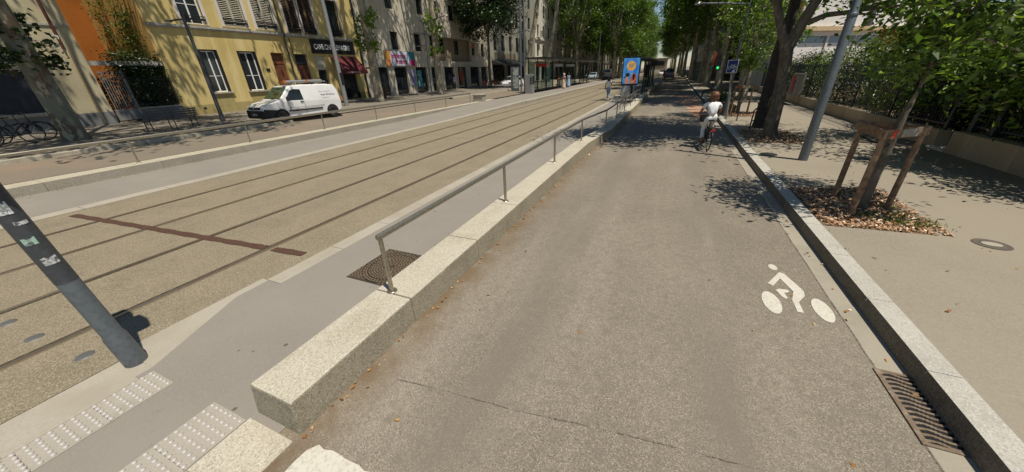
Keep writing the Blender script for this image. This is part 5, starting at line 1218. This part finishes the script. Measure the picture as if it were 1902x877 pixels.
def car(label,loc,rz,c,group=None,kind='car'):
    t=thing('parked_car',label,'car',loc,rz,group); k=1.25 if kind=='van' else 1
    wf=lambda z,y:(.88 if z<.85 else .88-.22*(z-.85)/.6)
    if kind=='car': prof=[(-2.05,.3),(-2.08,.75),(-1.9,.95),(-1.45,1.38),(-.3,1.45),(.35,1.38),(1.0,.95),(1.85,.8),(2.05,.6),(2.02,.28)]
    else: prof=[(-2.4,.35),(-2.45,1.2),(-2.3,1.95),(.9,2.0),(1.5,1.3),(2.2,1.05),(2.4,.75),(2.35,.3)]
    pm=surf('car_paint',c,.25,0,None,None,None,'O',.5,.5); b=loft(prof,wf).build('body',pm,t,smooth=True,bevel=.07)
    if kind=='car': sw=[(-1.35,.95),(-1.1,1.28),(-.3,1.36),(.3,1.3),(.8,.95)]; ws=[(-.6,.45,1.32),(.6,.45,1.32),(.72,.95,1.0),(-.72,.95,1.0)]; rw=[(-.6,-1.5,1.32),(.6,-1.5,1.32),(.72,-1.88,1.0),(-.72,-1.88,1.0)]
    else: sw=[(.0,1.2),(.0,1.75),(.8,1.75),(1.3,1.25)]; ws=[(-.6,.97,1.92),(.6,.97,1.92),(.75,1.5,1.36),(-.75,1.5,1.36)]; rw=[(-.6,-2.36,1.8),(.6,-2.36,1.8),(.7,-2.45,1.3),(-.7,-2.45,1.3)]
    for s in (-1,1): mb=MB(); mb.poly([(s*(wf(z,y)+.015),y,z) for y,z in sw]); mb.build('side_window',M['carglass'],b,fixn=False)
    for q in (ws,rw): mb=MB(); mb.poly([(x,y+(.04 if q is ws else -.04),z+.04) for x,y,z in q]); mb.build('windscreen' if q is ws else 'rear_window',M['carglass'],b,fixn=False)
    for s in (-1,1):
        for y in (-1.3,1.3): wheel(t,s*.8,y,.32,.2)
        mb=MB(); mb.box(min(s*.5,s*.8),max(s*.5,s*.8),prof[-1][0]-.06,prof[-1][0]+.04,.6,.78); mb.build('headlight',M['polelight'],b); mb=MB(); mb.box(min(s*.55,s*.82),max(s*.55,s*.82),prof[0][0]-.06,prof[0][0]+.06,.7,.9); mb.build('tail_lamp',M['redbits'],b)
    return t
car('white car partly hidden by the advert totem',(-20.3,46.6,.45),R_(178),(.7,.7,.7))
car('silver blue car under the far left trees',(-16.6,84,.3),R_(180),(.3,.36,.42),'cars far down the street'); car('white van under the far left trees beside the lit advert',(-15.0,95,.3),0,(.7,.7,.68),'cars far down the street','van')
car('dark blue van far down the road on the right',(-.9,80,0),0,(.03,.05,.11),'cars far down the street','van'); car('white van beyond the dark blue van on the road',(-.9,95,0),0,(.7,.7,.7),'cars far down the street','van')
car('small white car in the middle of the far road',(-3.4,120,0),R_(180),(.75,.75,.75),'cars far down the street'); car('red car in the middle of the far road',(-1.8,112,0),R_(180),(.45,.05,.03),'cars far down the street')
car('pale green van parked behind the right-hand trunks',(6.0,92,.15),0,(.45,.55,.4),'cars far down the street','van')

# ------------------------------------------------------------------ people
def skin_mesh(name,V,Rd,E,mat,parent,sub=1):
    me=bpy.data.meshes.new(name+'_sk'); me.from_pydata([tuple(v) for v in V],E,[]); o=bpy.data.objects.new(name+'_sk',me); col.objects.link(o)
    sk=o.modifiers.new('skin','SKIN'); sk.use_smooth_shade=True
    for i,d in enumerate(me.skin_vertices[0].data):
        r=Rd[i]; d.radius=(r,r) if not hasattr(r,'__len__') else r; d.use_root=(i==0)
    s=o.modifiers.new('sub','SUBSURF'); s.levels=sub; s.render_levels=sub
    bpy.context.view_layer.update(); dg=bpy.context.evaluated_depsgraph_get()
    m2=bpy.data.meshes.new_from_object(o.evaluated_get(dg)); m2.name=name; bpy.data.objects.remove(o); 
    m2.materials.clear(); m2.materials.append(mat)
    for p in m2.polygons: p.use_smooth=True
    r=bpy.data.objects.new(name,m2); col.objects.link(r); r.parent=parent; return r
def limb_hand(V,Rd,E,wi,d,side):
    """palm and five fingers from wrist index wi, pointing along d"""
    d=Vector(d).normalized(); w=Vector(V[wi]); s=d.cross(Vector((0,1,0)) if abs(d.y)<.8 else Vector((0,0,1))).normalized()
    V.append(w+d*.06); Rd.append((.034,.018)); pi=len(V)-1; E.append((wi,pi))
    for k,(o,l) in enumerate(((-.03,.07),(-.01,.08),(.01,.075),(.03,.06))):
        V.append(w+d*.09+s*o); Rd.append(.009); V.append(w+d*(.09+l*.6)+s*o*1.1+Vector((0,.012,0))); Rd.append(.008); E+= [(pi,len(V)-2),(len(V)-2,len(V)-1)]
    V.append(w+d*.05+s*(.045)+Vector((0,.02,0))); Rd.append(.010); V.append(w+d*.08+s*.055+Vector((0,.03,0))); Rd.append(.009); E+= [(pi,len(V)-2),(len(V)-2,len(V)-1)]
def person(label,loc,rz,J,top,bottom,hair,skinm,group=None,skirt=None,sleeve=.5,longhair=0,shoes='shoe',scale=1):
    t=thing('person',label,'person',loc,rz,group); t.scale=(scale,)*3
    names=['pelvis','waist','chest','neck','chin','head','crown','lsh','lel','lwr','rsh','rel','rwr','lhip','lkn','lan','ltoe','rhip','rkn','ran','rtoe']
    V=[Vector(J[n]) for n in names]; ix={n:i for i,n in enumerate(names)}
    rad=dict(pelvis=(.15,.11),waist=(.13,.095),chest=(.155,.105),neck=.052,chin=.062,head=(.075,.092),crown=(.06,.07),lsh=.06,lel=.042,lwr=.028,rsh=.06,rel=.042,rwr=.028,lhip=.09,lkn=.058,lan=.04,ltoe=.035,rhip=.09,rkn=.058,ran=.04,rtoe=.035)
    Rd=[rad[n] for n in names]; E=[(ix[a],ix[b]) for a,b in (('pelvis','waist'),('waist','chest'),('chest','neck'),('neck','chin'),('chin','head'),('head','crown'),('chest','lsh'),('lsh','lel'),('lel','lwr'),('chest','rsh'),('rsh','rel'),('rel','rwr'),('pelvis','lhip'),('lhip','lkn'),('lkn','lan'),('lan','ltoe'),('pelvis','rhip'),('rhip','rkn'),('rkn','ran'),('ran','rtoe'))]
    for s in 'lr': limb_hand(V,Rd,E,ix[s+'wr'],Vector(J[s+'wr'])-Vector(J[s+'el']),1 if s=='r' else -1)
    body=skin_mesh('body',V,Rd,E,skinm,t)
    # face
    hd=Vector(J['head']); fw=Vector((0,1,0)); mb=MB()
    for s in (-1,1): mb.lathe([(0,.012),(.009,.008),(.012,0)],8,(s*.032+hd.x,hd.y+.087,hd.z+.005)); 
    mb.tube([(hd.x,hd.y+.085,hd.z+.01),(hd.x,hd.y+.115,hd.z-.03)],[.008,.014],6); mb.box(hd.x-.025,hd.x+.025,hd.y+.078,hd.y+.09,hd.z-.062,hd.z-.055); mb.build('face',skinm,body)
    bones=[(a,b) for a,b in E]; bm_=body.data
    P0=np.array([V[a] for a,b in bones]); P1=np.array([V[b] for a,b in bones]); D=P1-P0; L2=(D*D).sum(1)+1e-9
    co_=np.empty(len(bm_.vertices)*3); bm_.vertices.foreach_get('co',co_); co_=co_.reshape(-1,3)
    no_=np.array([v.normal[:] for v in bm_.vertices])
    tt=((co_[:,None,:]-P0[None])*D[None]).sum(2)/L2; tc=np.clip(tt,0,1); dd=np.linalg.norm(co_[:,None,:]-(P0[None]+tc[...,None]*D[None]),axis=2); bi=dd.argmin(1); bt=tc[np.arange(len(co_)),bi]
    nm=[(names[a] if a<len(names) else 'hand',names[b] if b<len(names) else 'hand') for a,b in bones]
    def garment(gname,rule,mat,off):
        ok=[rule(nm[bi[k]],bt[k]) for k in range(len(co_))]
        fs=[tuple(p.vertices) for p in bm_.polygons if sum(ok[v] for v in p.vertices)>=3]
        mb=MB(); mb.add([tuple(co_[k]+no_[k]*off) for k in range(len(co_))],fs); o=mb.build(gname,mat,t,smooth=True,fixn=False)
        b=bmesh.new(); b.from_mesh(o.data); bmesh.ops.delete(b,geom=[v for v in b.verts if not v.link_faces],context='VERTS'); b.to_mesh(o.data); b.free()
        so=o.modifiers.new('thick','SOLIDIFY'); so.thickness=.008; so.offset=-1
    def shirt_rule(n,t_):
        if n==('chest','neck'): return t_<.72
        if n==('pelvis','waist'): return t_>.15
        if n[1] in('lel','rel'): return t_<sleeve
        return n in(('waist','chest'),('chest','lsh'),('chest','rsh'))
    def trouser_rule(n,t_):
        if n==('pelvis','waist'): return t_<.45
        if n[1] in('lan','ran'): return t_<.9
        return n[1] in('lhip','rhip','lkn','rkn')
    garment('shirt',shirt_rule,top,.014)
    if skirt:
        p=Vector(J['pelvis']); mb=MB(); mb.lathe([(.15,p.z+.12),(.19,p.z-.05),(.23,p.z-.4),(.27,skirt)],18,(p.x,p.y,0)); mb.build('skirt',bottom,t,smooth=True)
    else:
        garment('trousers',trouser_rule,bottom,.011); garment('belt',lambda n,t_: n==('pelvis','waist') and .18<t_<.55,M['darkcloth'],.02)
    for s in 'lr':
        a,b=Vector(J[s+'an']),Vector(J[s+'toe']); mb=MB(); d=(b-a); mb.tube([a+Vector((0,-.05,-.03)),a.lerp(b,.45)+Vector((0,0,-.0)),b+Vector((0,.03,0))],[.045,.048,.036],9); mb.build('shoe',M[shoes],t,smooth=True)
    hm=MB(); c=Vector(J['crown'])*.55+Vector(J['head'])*.45; rr=random.Random(4); jt=.02
    prof=[(0,.145),(.07,.13),(.115,.075),(.128,0),(.122,-.07),(.092,-.13-longhair),(0,-.13-longhair)]
    prof=[p for a,b in zip(prof,prof[1:]) for p in (a,((a[0]+b[0])/2,(a[1]+b[1])/2))]+[prof[-1]]
    hm.lathe(prof,18,(c.x,c.y-.042,c.z+.012)); hm.v=[(x+rr.uniform(-jt,jt),y+rr.uniform(-jt,jt),z+rr.uniform(-jt,jt)) for x,y,z in hm.v]; 
    ho=hm.build('hair',hair,t,smooth=True)
    return t
def standing(h=1.0,arm=None,walk=0,bendarm=False):
    J=dict(pelvis=(0,0,.93),waist=(0,0,1.07),chest=(0,0,1.30),neck=(0,.01,1.46),chin=(0,.025,1.52),head=(0,.03,1.58),crown=(0,.02,1.65),
     lsh=(-.18,0,1.40),lel=(-.24,-.03,1.13),lwr=(-.25,.06,.90),rsh=(.18,0,1.40),rel=(.24,-.03,1.13),rwr=(.25,.06,.90),
     lhip=(-.09,0,.88),lkn=(-.10,.02+walk*.25,.49),lan=(-.10,walk*.34,.09),ltoe=(-.11,walk*.34+.14,.04),rhip=(.09,0,.88),rkn=(.10,.02-walk*.08,.49),ran=(.10,-walk*.32,.09+abs(walk)*.05),rtoe=(.11,-walk*.32+.13,.04))
    if bendarm: J.update(rel=(.23,.05,1.14),rwr=(.12,.28,1.22))
    return J
# walking woman
J=standing(walk=.9,bendarm=True)
person('person in white top and pale jeans walking away beside the tracks',(-4.72,30.3,.03),R_(-6),J,M['tee'],M['jeans'],M['hairdark'],M['skindark'],longhair=.06,shoes='white')
J=standing(bendarm=True); person('person in white shirt and dark trousers leaning in the long shelter',(-14.4,43.6,.28),R_(-70),J,M['tee'],M['darkcloth'],M['hairdark'],M['skindark'],shoes='rubber')
J=standing(bendarm=True); person('person in pink top and long pale skirt on the platform edge',(-12.75,45.7,.28),R_(150),J,M['pinkcloth'],surf('cream_skirt',(.62,.48,.38),.9),M['pinkcloth'],M['skin'],skirt=.12)
J=standing(bendarm=True); person('person in dark red clothes facing the one in pink',(-13.3,44.9,.28),R_(-80),J,M['redcloth'],M['darkcloth'],M['hairdark'],M['skindark'])
J=standing(); person('person in light blue dress farther along the platform',(-12.9,48.6,.28),R_(30),J,M['bluecloth'],M['bluecloth'],M['hairdark'],M['skin'],skirt=.2)
J=standing(); person('person in blue top standing at the concrete shops',(-25.6,40.4,.6),R_(-90),J,surf('blue_top',(.12,.16,.4),.9),M['darkcloth'],M['hairdark'],M['skindark'])
J=standing(walk=.6); person('distant person crossing the far road',(-2.4,100,0),0,J,M['darkcloth'],M['darkcloth'],M['hairdark'],M['skin'])
# cyclist (local +y forward)
J=dict(pelvis=(0,-.20,1.00),waist=(0,-.17,1.14),chest=(0,-.08,1.36),neck=(0,-.02,1.50),chin=(0,.01,1.555),head=(0,.02,1.61),crown=(0,.0,1.68),
  lsh=(-.19,-.06,1.42),lel=(-.29,.08,1.20),lwr=(-.28,.21,1.07),rsh=(.19,-.06,1.42),rel=(.29,.08,1.20),rwr=(.28,.21,1.07),
  lhip=(-.10,-.17,.96),lkn=(-.14,.06,.60),lan=(-.16,-.17,.30),ltoe=(-.16,-.06,.24),rhip=(.10,-.17,.96),rkn=(.14,.24,.76),ran=(.16,.12,.42),rtoe=(.16,.23,.40))
person('cyclist in white t-shirt and white trousers riding away from the camera',(1.20,12.35,.0),HB,J,M['tee'],M['whitepants'],M['hairbrown'],M['skindark'],longhair=.05,sleeve=.55,scale=.91)

# ------------------------------------------------------------------ light, sky, camera
w=bpy.data.worlds.new('World'); scene.world=w; w.use_nodes=True; nt=w.node_tree
sk=nt.nodes.new('ShaderNodeTexSky'); sk.sky_type='NISHITA'; sk.sun_disc=False
EL=R_(68); az=Vector((.92,-.39)).normalized()
sk.sun_elevation=EL; sk.sun_rotation=math.atan2(az.x,az.y); sk.air_density=1.0; sk.dust_density=.1; sk.ozone_density=2.0
nt.links.new(sk.outputs[0],nt.nodes['Background'].inputs[0]); nt.nodes['Background'].inputs[1].default_value=.075
su=bpy.data.lights.new('sun','SUN'); su.energy=4.9; su.angle=R_(.55); su.color=(1,.925,.795); so=bpy.data.objects.new('sun',su); col.objects.link(so)
d=Vector((az.x*math.cos(EL),az.y*math.cos(EL),math.sin(EL))); so.rotation_euler=d.to_track_quat('Z','Y').to_euler(); so.location=(20,-10,40)
RM=((0.91643773,0.14633163,-0.37246335),(0.39869975,-0.41378215,0.81842705),(-0.03435691,-0.89853847,-0.43754796))
cam=bpy.data.cameras.new('camera'); co=bpy.data.objects.new('camera',cam); col.objects.link(co)
mat=Matrix([[r[0],-r[1],-r[2],0] for r in RM]+[[0,0,0,1]]); mat.translation=(0,0,2.35); co.matrix_world=mat
cam.sensor_width=36; cam.sensor_fit='HORIZONTAL'; cam.lens=624.033/1902*36; cam.clip_start=.05; cam.clip_end=3000
scene.camera=co
scene.view_settings.view_transform='Standard'; scene.view_settings.look='None'; scene.view_settings.exposure=.06; scene.view_settings.gamma=1
scene.cycles.max_bounces=6; scene.cycles.transparent_max_bounces=12
